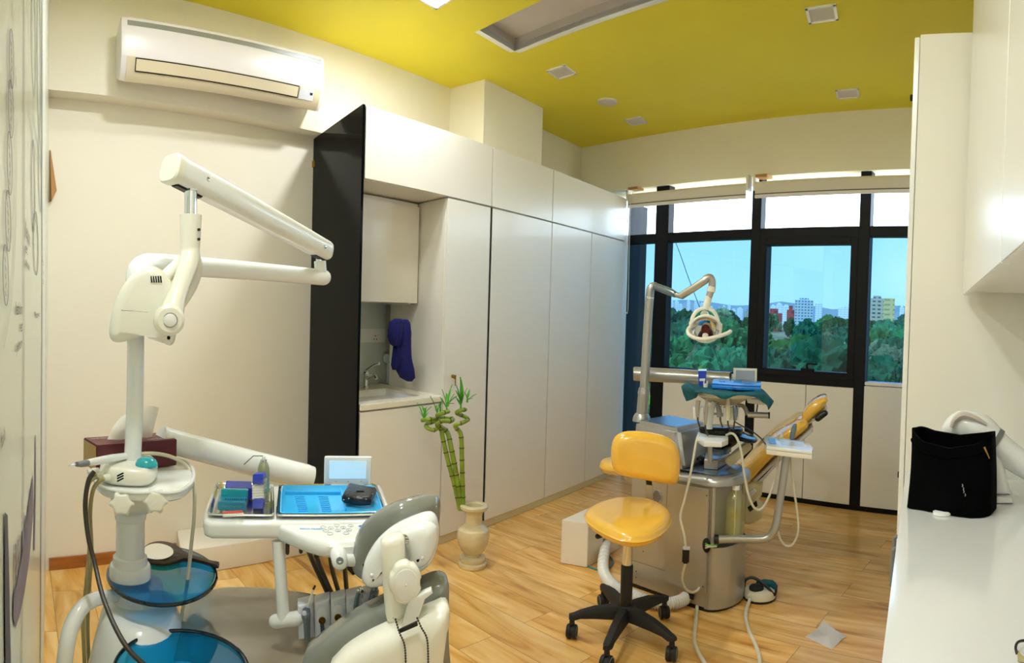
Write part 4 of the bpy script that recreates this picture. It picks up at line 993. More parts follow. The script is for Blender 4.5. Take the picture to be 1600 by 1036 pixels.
def cbx(v0, v1, m, name, k=1., dd=0): return obj(name, B().hexa([D(u, v1, r_ + d) for u, d in ((393.5 + dd, 0), (411 - dd, 0), (414 - dd, .05), (396.5 + dd, .05))] + [D(u, v0 + (d * -60), r_ + d) for u, d in ((394.5 + dd, 0), (412 - dd, 0), (417.5 - dd, .05), (399 + dd, .05))], .0015), m, t)
cbx(749, 796, 'clear', 'clear_case'); cbx(779, 795, 'blue', 'blue_base', dd=1.2); cbx(741, 757, 'blue', 'blue_lid', dd=.6)
for k in range(5): obj('cotton_roll', B().tube([D(396.5, 761 + k * 4.2, r_ + .006), D(410, 760 + k * 4.2, r_ + .012)], .0048, 10, rnd=True), 'cotton', t)
r_ = (DZ(411, 778) - EYE).xy.length; q = DZ(411, 780, hb0); zz = lambda v: D(411, v, r_).z - q.z
t = thing('spray_can', 'olive grey spray can with thin wire straw behind the cotton box', 'spray can', q)
obj('can', B().lathe([(.0165, 0), (.0168, .003), (.0168, zz(734)), (.016, zz(728)), (.012, zz(721)), (.0085, zz(718))], q, 24), 'bottlebeige', t)
obj('can_collar', B().lathe([(.0088, zz(719)), (.009, zz(715.5)), (.006, zz(715))], q, 18), 'steel', t)
obj('nozzle', B().lathe([(.005, zz(715.5)), (.005, zz(711)), (.003, zz(710))], q, 14), 'white', t)
obj('straw', B().tube(T((411, 712.5, r_), (396, 712.3, r_), (381, 726, r_)), .0013, 6), 'hose', t)
# film viewer at the back edge
vr_ = 1.93
vo = rrect(((507, 712.5), (581, 713), (579, 757), (506, 757)), .06)
t = obj('film_viewer', B().slab([D(u, v, vr_) for u, v in vo], fwd(543), .016, .004, 2), 'white', con)
obj('viewer_screen', B().slab([D(u, v, vr_ - .0085) for u, v in rrect(((515, 720), (573, 720.5), (571.5, 748), (514, 748)), .04)], fwd(543), .002, .0005, 1), 'screen', t)
for u in (525, 544, 564): obj('viewer_screw', B().ball(D(u, 752.5, vr_ - .0085), .0016, 8), 'midgrey', t)
obj('viewer_foot', B().obox(D(543, 758, vr_), rgt(543), fwd(543), UP, .05, .012, .006, .003), 'white', con)
# keypad: lettering, keys, emblem on the keypad top
ktz = -.006 + .0008
e_, f_ = rgt(520), fwd(520); kf = (DZ(520, 816) - DZ(520, 840)).normalized(); ke = (DZ(540, 828) - DZ(500, 828)).normalized()
obj('keypad_lettering', text_bm('BIRO PEARL', DZ(487, 826.5, ktz), ke, kf, .011, bold=.0002), 'inkb', con)
for u, v in ((505, 823.5), (517, 825), (526, 821), (536, 824.5), (548, 821.5), (509, 829.5), (528, 829), (545, 828), (516, 834), (541, 833)):
    pts = ell(DZ(u, v, ktz), .0068, .009, ke, kf, 22); obj('key_ring', B().tube(pts + [pts[0]], .00055, 5, caps=False), 'inkl', con)
for u, v in ((504.5, 821.2), (526.5, 824.7), (546.5, 819.5), (548.5, 822), (517, 825.5), (536.5, 825), (545, 828.3), (528, 829.5)): obj('key_symbol', B().slab([DZ(u, v, ktz) + ke * x + kf * y for x, y in ((-.0016, -.0014), (.0016, -.0014), (0, .002))], UP, .0003, 0), 'ink', con)
em = B(); q = DZ(565, 822, ktz)
for k in range(6):
    a = math.pi / 3 * k; d = ke * math.cos(a) + kf * math.sin(a); em.slab(ell(q + d * .005, .0032, .0032, ke, kf, 10), UP, .0004, 0)
em.slab(ell(q, .004, .004, ke, kf, 10), UP, .0004, 0)
obj('flower_emblem', em, 'inkb', con)
obj('emblem_lettering', text_bm('MEDI', DZ(565, 827, ktz), ke, kf, .0075), 'inkb', con)
# underside fittings
zu = -.079
for u, v in ((431, 858), (449, 858), (470, 856)):
    obj('hose_nipple', B().tube(T((u, v - 7, 1.62), (u, v + 6, 1.62)), [.0055, .005], 10, rnd=True), 'hose', con)
dsp = obj('display', B().slab(T((513, 855, 1.5), (549, 855, 1.5), (549, 868, 1.5), (513, 868, 1.5)), fwd(530), .04, .003, 2, mid=False), 'dark', con)
obj('display_window', B().slab(T((519, 859, 1.4995), (543, 859, 1.4995), (543, 865, 1.4995), (519, 865, 1.4995)), fwd(530), .002, .0005, 1), 'teal', dsp)
obj('display_frame', B().slab(T((509, 853, 1.51), (553, 853, 1.51), (553, 864, 1.51), (509, 864, 1.51)), fwd(530), .05, .003, 2, mid=False), 'greycup', con)
hdl = obj('grab_handle', B().tube(T((527, 862, 1.50), (529, 868, 1.48), (531, 878, 1.47)), [.018, .019, .0185], 18, sm=3, rnd=True), 'white', con)
obj('handle_bar', B().tube(T((531, 874, 1.475), (560, 876, 1.50), (600, 876, 1.53)), .0145, 16), 'white', con)
obj('handle_bolt', B().lathe([(.0085, 0), (.0085, .003), (.004, .003), (.004, .001)], D(531, 876, 1.455), 18, -fwd(531)), 'bluesteel', hdl)
# hanger post with the handpiece holder
hr_ = 1.60
obj('hanger_post', B().tube(T((434.5, 845, 1.62), (440, 920, 1.61), (443.5, 970, hr_)), .0155, 18), 'white', con)
obj('hanger_arm', B().tube(T((431, 971, hr_ + .01), (466, 966, hr_ - .01)), .018, 18, rnd=True), 'white', con)
hd0 = [(464, 502 - 0)]
edges = [(464, 490.5), (490.5, 516), (516, 540.5), (540.5, 567), (567, 592)]
holders = []
for i, (u0, u1) in enumerate(edges):
    k = lambda u: -.18 * (u - 464)            # row climbs slightly to the right
    rr_ = hr_ - .02 - .0006 * (u0 - 464)
    px = [(u0 + .6, 947 + k(u0)), (u1 - .6, 945.5 + k(u1)), (u1 + 1, 1000 + k(u1) * .6), (u0 + 2, 1001.5 + k(u0) * .6)]
    h_ = obj('handpiece_holder', B().slab(T(*[(u, v, rr_) for u, v in px]), fwd(500), .05, .008, 3, mid=False), 'greycup', con); holders.append(h_)
    um = (u0 + u1) / 2
    cup = [(um - 8, 968 + k(um)), (um - 6, 960 + k(um)), (um, 957 + k(um)), (um + 6, 960 + k(um)), (um + 8, 968 + k(um)), (um + 7, 980 + k(um)), (um, 986 + k(um)), (um - 7, 980 + k(um))]
    obj('cup_hollow', B().slab(T(*[(u, v, rr_ - .001) for u, v in cup]), fwd(500), .002, .0008, 1, sm=3), 'keypad', h_)
    if i in (1, 2):
        obj('holder_socket', B().lathe([(.0085, 0), (.0085, .004), (.005, .004), (.005, .001)], D(um, 976 + k(um), rr_ - .002), 18, -fwd(um)), 'gold', h_)
        obj('holder_slot', B().slab(T((um - 3, 981 + k(um), rr_ - .002), (um + 3, 981 + k(um), rr_ - .002), (um + 4, 999 + k(um), rr_ - .002), (um - 2, 999 + k(um), rr_ - .002)), fwd(500), .003, .0005, 1), 'bluesteel', h_)
for pts, r in (((478, 850, 1.55), (490, 880, 1.60), (505, 912, 1.64), (519, 942, 1.66)), 0), (((494, 868, 1.55), (502, 890, 1.60), (514, 918, 1.64), (525, 942, 1.66)), 0), (((516, 868, 1.55), (519, 890, 1.6), (526, 915, 1.64), (534, 940, 1.66)), 0), (((538.5, 868, 1.56), (539, 890, 1.6), (541, 915, 1.64), (543, 940, 1.66)), 0):
    obj('instrument_hose', B().tube(T(*pts), .0060, 10, sm=5), 'hose', con)
# instruments resting in the holders
rr_ = hr_ - .03
t = thing('air_water_syringe', 'blue grey air and water syringe with thin upright tip in the leftmost holder', 'syringe', D(480, 995, rr_))
obj('syringe_body', B().tube(T((478.5, 953, rr_), (478, 962, rr_ - .012), (479.5, 975, rr_ - .01), (480, 998, rr_)), [.0095, .0115, .0085, .0075], 14, sm=4), 'bluesteel', t)
obj('syringe_button', B().lathe([(.0055, 0), (.0055, .005), (0, .006)], D(475.5, 957.5, rr_ - .02), 14, -fwd(476)), 'greycup', t)
obj('syringe_tip', B().tube(T((481, 950, rr_), (487, 928, rr_ - .01), (491, 918, rr_ - .01)), [.0028, .0020, .0020], 8), 'cream', t)
obj('tip_end', B().tube(T((489.5, 921, rr_ - .01), (492.5, 915, rr_ - .01)), [.0030, .0026], 8), 'hose', t)
t = thing('turbine_handpiece', 'slim chrome turbine handpiece standing in the fourth holder', 'handpiece', D(556, 965, rr_ - .06))
obj('handle', B().tube(T((555, 966, rr_ - .06), (557, 945, rr_ - .06), (559, 930, rr_ - .06), (563, 923, rr_ - .06)), [.008, .0068, .0056, .005], 12, sm=4), 'bluesteel', t)
obj('turbine_head', B().tube(T((560.5, 922.5, rr_ - .075), (568, 924, rr_ - .05)), .0062, 12, rnd=True), 'chrome', t)
t = thing('slow_handpiece', 'thick grey handpiece standing in the rightmost holder behind the headrest', 'handpiece', D(583, 950, rr_ - .05))
obj('handle', B().tube(T((580, 952, rr_ - .05), (583, 935, rr_ - .05), (585.5, 924, rr_ - .05), (587, 914, rr_ - .05)), [.0115, .011, .0095, .0045], 14, sm=3), 'bluesteel', t)
obj('motor_collar', B().tube(T((584.5, 928, rr_ - .05), (586, 921.5, rr_ - .05)), [.0108, .0098], 14), 'midgrey', t)
tag(obj('dental_probe', B().tube(T((565, 935, rr_ - .06), (571, 955, rr_ - .06)), .0012, 6), 'steel'), 'thin steel probe leaning between the two handpieces', 'probe')
# ================================================================== FOREGROUND DENTAL CHAIR
ch = thing('dental_chair', 'grey upholstered dental chair with white shell seen from behind its headrest, centre foreground', 'dental chair', V((-1.35, 1.05, 0)))
# seat and leg rest
sz = .50
so_ = [Zp(u, v, sz) for u, v in ((545, 930), (500, 920), (450, 913), (400, 907.5), (350, 907), (318, 912), (292, 924), (275, 950), (268, 990), (300, 1040), (380, 1090), (520, 1110), (600, 1080), (615, 1010), (590, 950))]
obj('seat', B().slab(so_, -UP, .10, .045, 6, mid=False, sm=3), 'greige', ch, ang=60)
obj('seat_shell', B().slab([p - UP * .10 for p in inset(smooth_loop(so_, 2), V((0, 0, 1)), 0)], -UP, .06, .02, 3, mid=False), 'dark', ch, ang=60)
obj('chair_base', B().rings([ell(V((-1.42, 1.05, z)), a, a * .8, None, None, 32) for a, z in ((.27, 0), (.26, .03), (.16, .06), (.14, .2), (.16, .345))]), 'white', ch, ang=50)
# backrest
rb_ = 1.36
gb = [(470, 1045), (500, 1012), (530, 990), (565, 967), (600, 951), (640, 932), (672, 916), (692, 912), (703, 920), (704, 940), (702, 1000), (700, 1100), (600, 1130), (480, 1120)]
obj('backrest_cushion', B().slab([D(u, v, rb_) for u, v in gb], fwd(600), .10, .03, 5, mid=False, sm=3), 'greyvinyl', ch, ang=60)
ws = [(512, 1052), (528, 1026), (548, 1008), (580, 990), (620, 973), (660, 955), (690, 940), (701, 946), (699, 975), (690, 1010), (688, 1100), (600, 1130), (520, 1120)]
obj('backrest_shell', B().slab([D(u, v, rb_ - .052) for u, v in ws], fwd(600), .10, .03, 5, mid=True, sm=2), 'cream', ch, ang=60)
obj('shell_slot', B().slab(T((622, 984, rb_ - .105), (652, 970, rb_ - .105), (653, 977, rb_ - .105), (625, 989, rb_ - .105)), fwd(630), .006, .001, 1), 'dark', ch)
br_ = B().slab(T((626, 982, rb_ - .07), (652, 968, rb_ - .07), (664, 934, rb_ - .07), (676, 925, rb_ - .07), (674, 918, rb_ - .07), (640, 932, rb_ - .07)), fwd(640), .02, .004, 2)
obj('headrest_mount', br_, 'white', ch, ang=50)
# headrest
hr2 = 1.40
hg = [(550, 903), (548, 885), (550, 865), (556, 845), (568, 826), (585, 811), (605, 800), (630, 790), (655, 784), (674, 782), (686, 785), (690, 794), (690, 812), (684, 850), (670, 884), (640, 905), (600, 917), (575, 918), (560, 914)]
hs_ = obj('headrest_cushion', B().slab([D(u, v, hr2 + .0009 * abs(u - 620)) for u, v in hg], fwd(620), .09, .04, 6, mid=False, sm=3), 'greyvinyl', ch, ang=60)
hw = [(566, 906), (567, 890), (573, 870), (586, 848), (602, 831), (622, 817), (645, 807), (665, 800), (677, 801), (684, 812), (686, 832), (682, 858), (672, 880), (655, 893), (625, 904), (595, 914), (577, 916)]
obj('headrest_shell', B().slab([D(u, v, hr2 + .004) for u, v in hw], fwd(620), .06, .026, 5, mid=True, sm=3), 'white', hs_, ang=60)
bulge = [(622, 834), (632, 824), (660, 815), (678, 818), (684, 832), (680, 858), (668, 880), (650, 888), (636, 880), (640, 860)]
obj('shell_bulge', B().slab([D(u, v, hr2 - .028) for u, v in bulge], fwd(640), .05, .024, 5, mid=True, sm=3), 'white', hs_, ang=60)
for u, v in ((581, 899), (660, 872)): obj('shell_dimple', B().ball(D(u, v, hr2 - .027 - (.025 if u > 600 else 0)), .0045, 10), 'greycup', hs_)
st = T((634, 843, hr2 - .05), (620, 842, hr2 - .062), (607, 850, hr2 - .07), (605, 875, hr2 - .07), (609, 910, hr2 - .07), (615, 940, hr2 - .065), (622, 962, hr2 - .055), (634, 966, hr2 - .045))
strap = B(); 
bo = [(594, 846), (600, 839), (624, 834), (632, 840), (633, 868), (634, 905), (638, 940), (637, 957), (625, 965), (612, 970), (605, 966), (602, 955), (599, 920), (596, 880)]
obj('headrest_bracket', B().slab([D(u, v, hr2 - .062) for u, v in bo], fwd(615), .05, .016, 5, mid=True), 'cream', ch, ang=60)
obj('pivot_pin', B().tube(T((628, 843, hr2 - .05), (637, 842, hr2 - .04)), .011, 18), 'chrome', ch)
pk = D(633, 908, hr2 - .105); kn2 = (-fwd(633) + rgt(633) * .10).normalized(); e2 = kn2.cross(UP).normalized(); u2 = e2.cross(kn2)
pts = []
for k in range(48):
    a = 2 * math.pi * k / 48; rr = 1 + .05 * (1 if math.cos(5 * a) > -.75 else -1.2)
    pts.append(pk + e2 * (.031 * rr * math.cos(a)) + u2 * (.040 * rr * math.sin(a)))
kb_ = obj('headrest_knob', B().slab(pts, kn2, .034, .008, 3), 'cream', ch, ang=50)
obj('knob_cap', B().slab(ell(pk + kn2 * .018, .024, .032, e2, u2, 40), kn2, .004, .0015, 2), 'white', kb_)
obj('knob_dot', B().ball(pk + kn2 * .0205, .0022, 8), 'greycup', kb_)
# bead chains
def beads(px, label):
    P_, R_ = smooth_path([D(u, v, r) for u, v, r in px], [0] * len(px), 14)
    b = B(); L = 0; nx = 0
    path = []
    for a, c_ in zip(P_, P_[1:]):
        d = (c_ - a).length
        while nx <= L + d: path.append(a + (c_ - a) * ((nx - L) / d)); nx += .0052
        L += d
    tt = B().tube(P_, .0009, 5)
    for q in path: tt.lathe([(.0008, -.0022), (.0021, -.001), (.0021, .001), (.0008, .0022)], q, 6)
    return tag(obj('bead_chain', tt, 'gold' if 0 else 'hose'), label, 'chain', 'bead chains over the chair back')
beads(((618, 968, rb_ - .112), (624, 988, rb_ - .115), (632, 1008, rb_ - .115), (634, 1036, rb_ - .115), (634, 1060, rb_ - .115)), 'left dark bead chain hanging down the white chair back')
beads(((652, 966, rb_ - .112), (658, 980, rb_ - .115), (667, 998, rb_ - .115), (669, 1030, rb_ - .115), (668, 1060, rb_ - .115)), 'right dark bead chain hanging down the white chair back')
# ================================================================== FAR DENTAL UNIT (SILVER)
FZ = lambda u, v: Zp(u, v, 0)
uc = D(1112, 900, 3.20); uc.z = 0
e2 = (FZ(1105, 952) - FZ(988, 912)); e2.z = 0; e2.normalize(); n2 = V((-e2.y, e2.x, 0))
if n2.y < 0: n2 = -n2
RO = .155; LX = .40; AF = .06                             # round end radius, straight length to the left
unit2 = thing('dental_unit', 'silver dental unit cabinet with rounded end standing behind the yellow stool', 'dental unit', uc)
def q2(a, d, z): return uc + e2 * a + n2 * d + UP * z
def stad(a0, ro, z, dep=RO, n=18, cut=None):
    o = [q2(a0, -dep, z)]
    for k in range(n + 1):
        t_ = -math.pi / 2 + math.pi * k / n; o.append(q2(AF + (ro - AF) * math.cos(t_), dep * math.sin(t_), z))
    o.append(q2(a0, dep, z)); return o
ZD, ZCp, ZTop = .300, .585, .632
lo = [q2(-LX, -RO, 0), q2(.085, -RO + .002, 0), q2(.085, RO - .002, 0), q2(-LX, RO, 0)]
obj('cabinet', B().hexa([p + UP * .012 for p in lo] + [p + UP * ZCp for p in lo], .006), 'silverp', unit2)
obj('plinth', B().slab(stad(-LX + .01, RO - .008, 0), UP, .014, 0, mid=False), 'dark', unit2)
# lower round drum, hollow
b = B()
ro_ = [[q2(AF + (RO - AF) * math.sin(math.pi * k / 20) * 1.0, -RO * math.cos(math.pi * k / 20), z) for k in range(21)] for z in (.012, ZD)]
ri_ = [[q2(AF + (RO - AF - .006) * math.sin(math.pi * k / 20), -(RO - .006) * math.cos(math.pi * k / 20), z) for k in range(21)] for z in (ZD, ZD - .06)]
b.rings([ro_[0], ro_[1], ri_[0], ri_[1]], close=False, cap0=False, cap1=False)
b.face(ri_[1]); obj('drum', b, 'silver', unit2)
obj('drum_floor', B().slab([p + UP * .0 for p in ri_[1]], UP, .002, 0), 'teal', unit2)
# top cap
obj('top_cap', B().slab(stad(-LX - .01, RO + .012, ZCp, RO + .012), UP, ZTop - ZCp, .004, 3, mid=False, rd2=.022), 'silver', unit2, ang=50)
obj('top_plate', B().slab(stad(-LX + .01, RO - .025, ZTop, RO - .025), UP, .003, .001, 1, mid=False), 'bluesteel', unit2)
# raised tower box at the left
rt = 3.35
tq = lambda u, v, r=rt: D(u, v, r)
a0 = (Zp(992, 745, ZTop) - uc).dot(e2)
tl0, tl1 = -LX - .02, -LX + .255
H_ = .205
bx = [q2(tl0, -RO + .01, ZTop), q2(tl1 + .055, -RO + .01, ZTop), q2(tl1 + .055, RO + .02, ZTop), q2(tl0, RO + .02, ZTop), q2(tl0, -RO + .03, ZTop + H_), q2(tl1, -RO + .03, ZTop + H_ - .01), q2(tl1, RO, ZTop + H_ - .01), q2(tl0, RO, ZTop + H_)]
obj('tower_box', B().hexa(bx, .022), 'silver', unit2, ang=50)
obj('tower_top', B().hexa([bx[4] + e2 * .03 + n2 * .02 - UP * .001, bx[5] - e2 * .03 + n2 * .02 - UP * .001, bx[6] - e2 * .03 - n2 * .02 - UP * .001, bx[7] + e2 * .03 - n2 * .02 - UP * .001] + [p + UP * .002 for p in (bx[4] + e2 * .03 + n2 * .02, bx[5] - e2 * .03 + n2 * .02, bx[6] - e2 * .03 - n2 * .02, bx[7] + e2 * .03 - n2 * .02)]), 'bluesteel', unit2)
# front service panel and details
def fp(a0, a1, z0, z1, d0, d1, bev=.002): return B().hexa([q2(a0, -RO - d1, z0), q2(a1, -RO - d1, z0), q2(a1, -RO - d0, z0), q2(a0, -RO - d0, z0), q2(a0, -RO - d1, z1), q2(a1, -RO - d1, z1), q2(a1, -RO - d0, z1), q2(a0, -RO - d0, z1)], bev)
pan = obj('service_panel', fp(-.165, .072, .085, .575, .0, .012), 'silverp', unit2)
obj('lower_panel', fp(-.385, -.01, .02, .135, .001, .004), 'silverp', unit2)
for a, z in ((.062, .545), (.058, .12), (-.30, .20), (-.34, .06), (-.34, .09)): obj('panel_screw', B().lathe([(.003, 0), (.003, .002), (0, .003)], q2(a, -RO - .012, z), 8, -n2), 'dark', pan)
vg = obj('vent_plate', fp(-.285, -.168, .40, .57, .002, .008), 'silverp', unit2)
obj('speaker_rim', B().lathe([(.034, 0), (.034, .004), (.030, .004)], q2(-.228, -RO - .008, .487), 28, -n2), 'silver', unit2)
obj('grille_disc', B().lathe([(.031, 0), (.031, .0032), (0, .0032)], q2(-.228, -RO - .008, .487), 28, -n2), 'midgrey', unit2)
for i in range(-4, 5):
    for j in range(-4, 5):
        if i * i + j * j < 18:
            obj('vent_hole', B().lathe([(.0026, 0), (.0026, .0008)], q2(-.228 + i * .0064, -RO - .0118, .487 + j * .0064), 6, -n2), 'dark', unit2)
obj('socket', fp(-.190, -.164, .412, .43, .012, .016), 'greycup', unit2); obj('socket', fp(-.190, -.164, .335, .345, .012, .016), 'greycup', unit2)
hc = q2(.070, -RO - .013, .315)
obj('pipe_opening', B().slab(ell(hc, .022, .034, e2, UP, 28), n2, .006, .002, 1), 'dark', unit2)
for k, (m, dy) in enumerate((('leaf', .008), ('hosew', .0), ('hosew', -.010))):
    obj('pipe', B().tube([hc + UP * dy, hc - n2 * .02 + UP * (dy + .006) + e2 * .01, hc - n2 * .02 + UP * (dy * .3 + .01) + e2 * .035, hc + e2 * .06 + UP * (dy * .3 + .012) - n2 * .005], .0035, 6, sm=4), m, unit2)
for m, dz in (('red', .052), ('blue', .040)): obj('valve_knob', B().lathe([(.008, 0), (.008, .010), (.005, .014), (0, .015)], q2(-.065, -RO - .004, dz), 12, -n2), m, unit2)
obj('cable_hole', fp(-.03, .005, .04, .065, .004, .008), 'dark', unit2)
obj('back_strip', B().hexa([q2(.083, -RO + .0, ZD), q2(.095, -RO + .008, ZD), q2(.095, RO - .01, ZD), q2(.083, RO, ZD), q2(.083, -RO, ZCp), q2(.095, -RO + .008, ZCp), q2(.095, RO - .01, ZCp), q2(.083, RO, ZCp)], .003), 'silver', unit2)
# water bottle hanging in the open bay
wq = q2(.146, -.045, ZCp)
t = thing('water_bottle', 'clear water bottle with yellowish water hanging in the bay of the silver unit', 'bottle', wq - UP * .27)
obj('bottle_shell', B().lathe([(.0, -.262), (.022, -.268), (.034, -.262), (.043, -.25), (.044, -.16), (.041, -.15), (.044, -.14), (.044, -.075), (.040, -.055), (.025, -.032), (.016, -.022), (.016, -.006)], wq, 24, cap=False), 'water', t)
obj('bottle_cap', B().lathe([(.019, -.022), (.019, 0), (.0, 0)], wq, 18), 'white', t)
obj('bottle_water', B().lathe([(.0, -.26), (.022, -.265), (.033, -.259), (.041, -.248), (.0415, -.12), (.0, -.12)], wq, 24), 'water', t)
obj('bottle_tube', B().tube([wq, wq - UP * .24], .003, 6), 'hosew', t)
wq2 = q2(.125, .06, ZCp)
obj('spare_hoses', B().tube([wq2, wq2 - UP * .16, wq2 - UP * .2 + e2 * .01, wq2 - UP * .16 + e2 * .02, wq2 + e2 * .02], .005, 8, sm=4), 'hosey', unit2)
# side tray arm and instrument panel
ar = 3.04
arm_ = thing('assistant_arm', 'white assistant instrument panel on a bent silver tube arm beside the silver unit', 'instrument arm', D(1125, 842, ar))
P_ = [D(1116, 843, 3.03), D(1150, 842, ar - .0), D(1188, 842.5, ar + .0), D(1203, 838, ar), D(1211, 825, ar), D(1216, 800, ar + .01), D(1229, 712, ar + .03)]
obj('tube_arm', B().tube(P_, .0185, 16, sm=5), 'silver', arm_)
obj('arm_clamp', B().lathe([(.022, 0), (.022, .02)], P_[0], 18, (P_[1] - P_[0])), 'dark', arm_)
pz_ = D(1230, 696, ar + .03).z
pt = [Zp(u, v, pz_) for u, v in ((1194, 681), (1225, 685), (1255, 689), (1266, 693), (1271, 700), (1269, 705), (1230, 701), (1198, 697))]
obj('panel_top', B().slab(pt, -UP, .016, .004, 3, mid=False), 'white', arm_)
obj('panel_base', B().slab([p - UP * .0165 for p in inset([Zp(u, v, pz_) for u, v in ((1194, 681), (1255, 689), (1271, 700), (1269, 705), (1198, 697))], V((0, 0, 1)), 0)], -UP, .022, .003, 2, mid=False), 'cream', arm_)
obj('panel_pad', B().slab([Zp(u, v, pz_ + .001) for u, v in ((1200, 684), (1211, 685), (1213, 694), (1202, 693))], UP, .001, 0), 'bluesteel', arm_)
obj('panel_seam', B().slab([Zp(u, v, pz_ + .001) for u, v in ((1218, 686), (1255, 691), (1260, 698), (1220, 695))], UP, .001, 0), 'keypad', arm_)
obj('panel_peg', B().tube([Zp(1221, 683, pz_), Zp(1221, 683, pz_) + UP * .02], [.009, .007], 10), 'white', arm_)
obj('holder_clip', B().tube([D(1237, 684, ar + .15), D(1240, 672, ar + .15), D(1242, 665, ar + .15)], [.012, .014, .01], 10, rnd=True), 'bluesteel', arm_)
# ------------------------------------------------------------------ lamp post with big swing tube
lr = 3.42
lamp2 = thing('operating_lamp', 'silver dental operating lamp on a bent post in front of the window', 'lamp', D(1003, 655, lr))
def T2(*px): return [D(u, v, r) for u, v, r in px]
obj('post_foot', B().tube(T2((1002.5, 658, lr), (1002.7, 651, lr), (1003, 646, lr)), [.048, .044, .034], 22), 'silver', lamp2)
obj('post_sleeve', B().tube(T2((1003, 650, lr), (1006, 614, lr)), .030, 22), 'silver', lamp2)
obj('post_collar', B().tube(T2((1006, 615, lr), (1006.5, 606, lr)), [.033, .028], 22), 'silver', lamp2)
obj('post', B().tube(T2((1006, 614, lr), (1009, 565, lr), (1012.5, 500, lr), (1015, 466, lr), (1016, 454, lr), (1019.5, 447.5, lr), (1026, 447, lr)), [.0235, .0235, .0225, .0225, .0225, .021, .019], 18, sm=5), 'silver', lamp2)
obj('post_ring', B().tube(T2((1014.6, 467, lr), (1014.8, 464.5, lr)), .0245, 18), 'chrome', lamp2)
obj('swing_arm', B().tube(T2((1023, 447, lr), (1050, 457.5, lr - .12), (1055, 460, lr - .14)), [.0195, .0195, .016], 16, rnd=True), 'bluesteel', lamp2)
obj('elbow_joint', B().tube(T2((1054, 460, lr - .14), (1059, 462, lr - .16)), .009, 12), 'chrome', lamp2)
obj('elbow_joint', B().tube(T2((1058, 461, lr - .16), (1066, 462.5, lr - .17)), [.013, .016], 14, rnd=True), 'silver', lamp2)
obj('upper_arm', B().tube(T2((1064, 462.5, lr - .17), (1084, 450, lr - .2), (1103, 437.5, lr - .22)), .0185, 16), 'silverp', lamp2)
obj('bend', B().tube(T2((1100, 439, lr - .22), (1106, 434, lr - .22), (1110.5, 434.5, lr - .22), (1113, 441, lr - .22), (1112, 451, lr - .22)), [.019, .019, .019, .018, .0165], 16, sm=4), 'silver', lamp2)
l2 = lr - .22
obj('white_collar', B().tube(T2((1112.5, 448, l2), (1110.5, 456, l2)), .0205, 18), 'cream', lamp2)
obj('drop_tube', B().tube(T2((1110.5, 455, l2), (1107.5, 465, l2)), .0165, 16), 'silverp', lamp2)
obj('drop_sleeve', B().tube(T2((1107.5, 463, l2), (1105, 474, l2), (1103, 483, l2)), [.0165, .0185, .0175], 16), 'cream', lamp2)
arc = [(1081, 512), (1080.5, 504), (1083, 494), (1089, 486), (1098, 482), (1107, 482), (1115, 487), (1120, 495), (1122.5, 504), (1124, 511)]
obj('yoke', B().tube([D(u, v, l2) for u, v in arc], .0095, 12, sm=4, rnd=True), 'cream', lamp2)
for u, v in ((1081, 507), (1124, 510)): obj('yoke_block', B().obox(D(u, v, l2), rgt(u), fwd(u), UP, .014, .02, .020, .006), 'cream', lamp2)
hd2 = D(1103, 511, l2 - .01); hn = (-fwd(1103) * .75 + UP * -.45 + rgt(1103) * -.05).normalized()
def hring(r, d, k=1.): 
    ex_ = rgt(1103); ey_ = hn.cross(ex_).normalized(); return ell(hd2 + hn * d, r, r * k, ex_, ey_, 36)
ref = obj('reflector', B().rings([hring(.074, .02), hring(.070, .012), hring(.055, -.012), hring(.03, -.026), hring(.012, -.03)], cap0=False), 'chrome', lamp2)
r_ = hring(.074, .02); obj('reflector_rim', B().tube(r_ + [r_[0]], .0062, 10, caps=False), 'cream', ref)
obj('reflector_back', B().rings([hring(.078, .016), hring(.072, .0), hring(.055, -.03), hring(.035, -.045), hring(.02, -.05)], cap0=False), 'cream', ref)
obj('bulb_shield', B().lathe([(.0, .01), (.020, .012), (.022, .03), (.018, .042), (0, .044)], hd2 - hn * .004, 20, hn), 'maroon', ref)
obj('bulb_bar', B().tube([hd2 + hn * .024 - UP * .03, hd2 + hn * .034 - UP * .036], [.016, .014], 12, rnd=True), 'cream', ref)
obj('back_housing', B().tube(T2((1103, 505, l2 + .04), (1102, 497, l2 + .05), (1101, 492, l2 + .06)), [.030, .027, .022], 18, rnd=True), 'cream', lamp2)
gr = [(1087, 508, 0), (1080, 510, -.02), (1075, 516, -.05), (1077, 523, -.075), (1087, 528.5, -.09), (1100, 530, -.095), (1115, 527.5, -.09), (1128, 524, -.08), (1137, 520.5, -.07), (1141, 518, -.065)]
obj('grip_handle', B().tube([D(u, v, l2 + o) for u, v, o in gr], .0098, 12, sm=4, rnd=True), 'cream', lamp2)
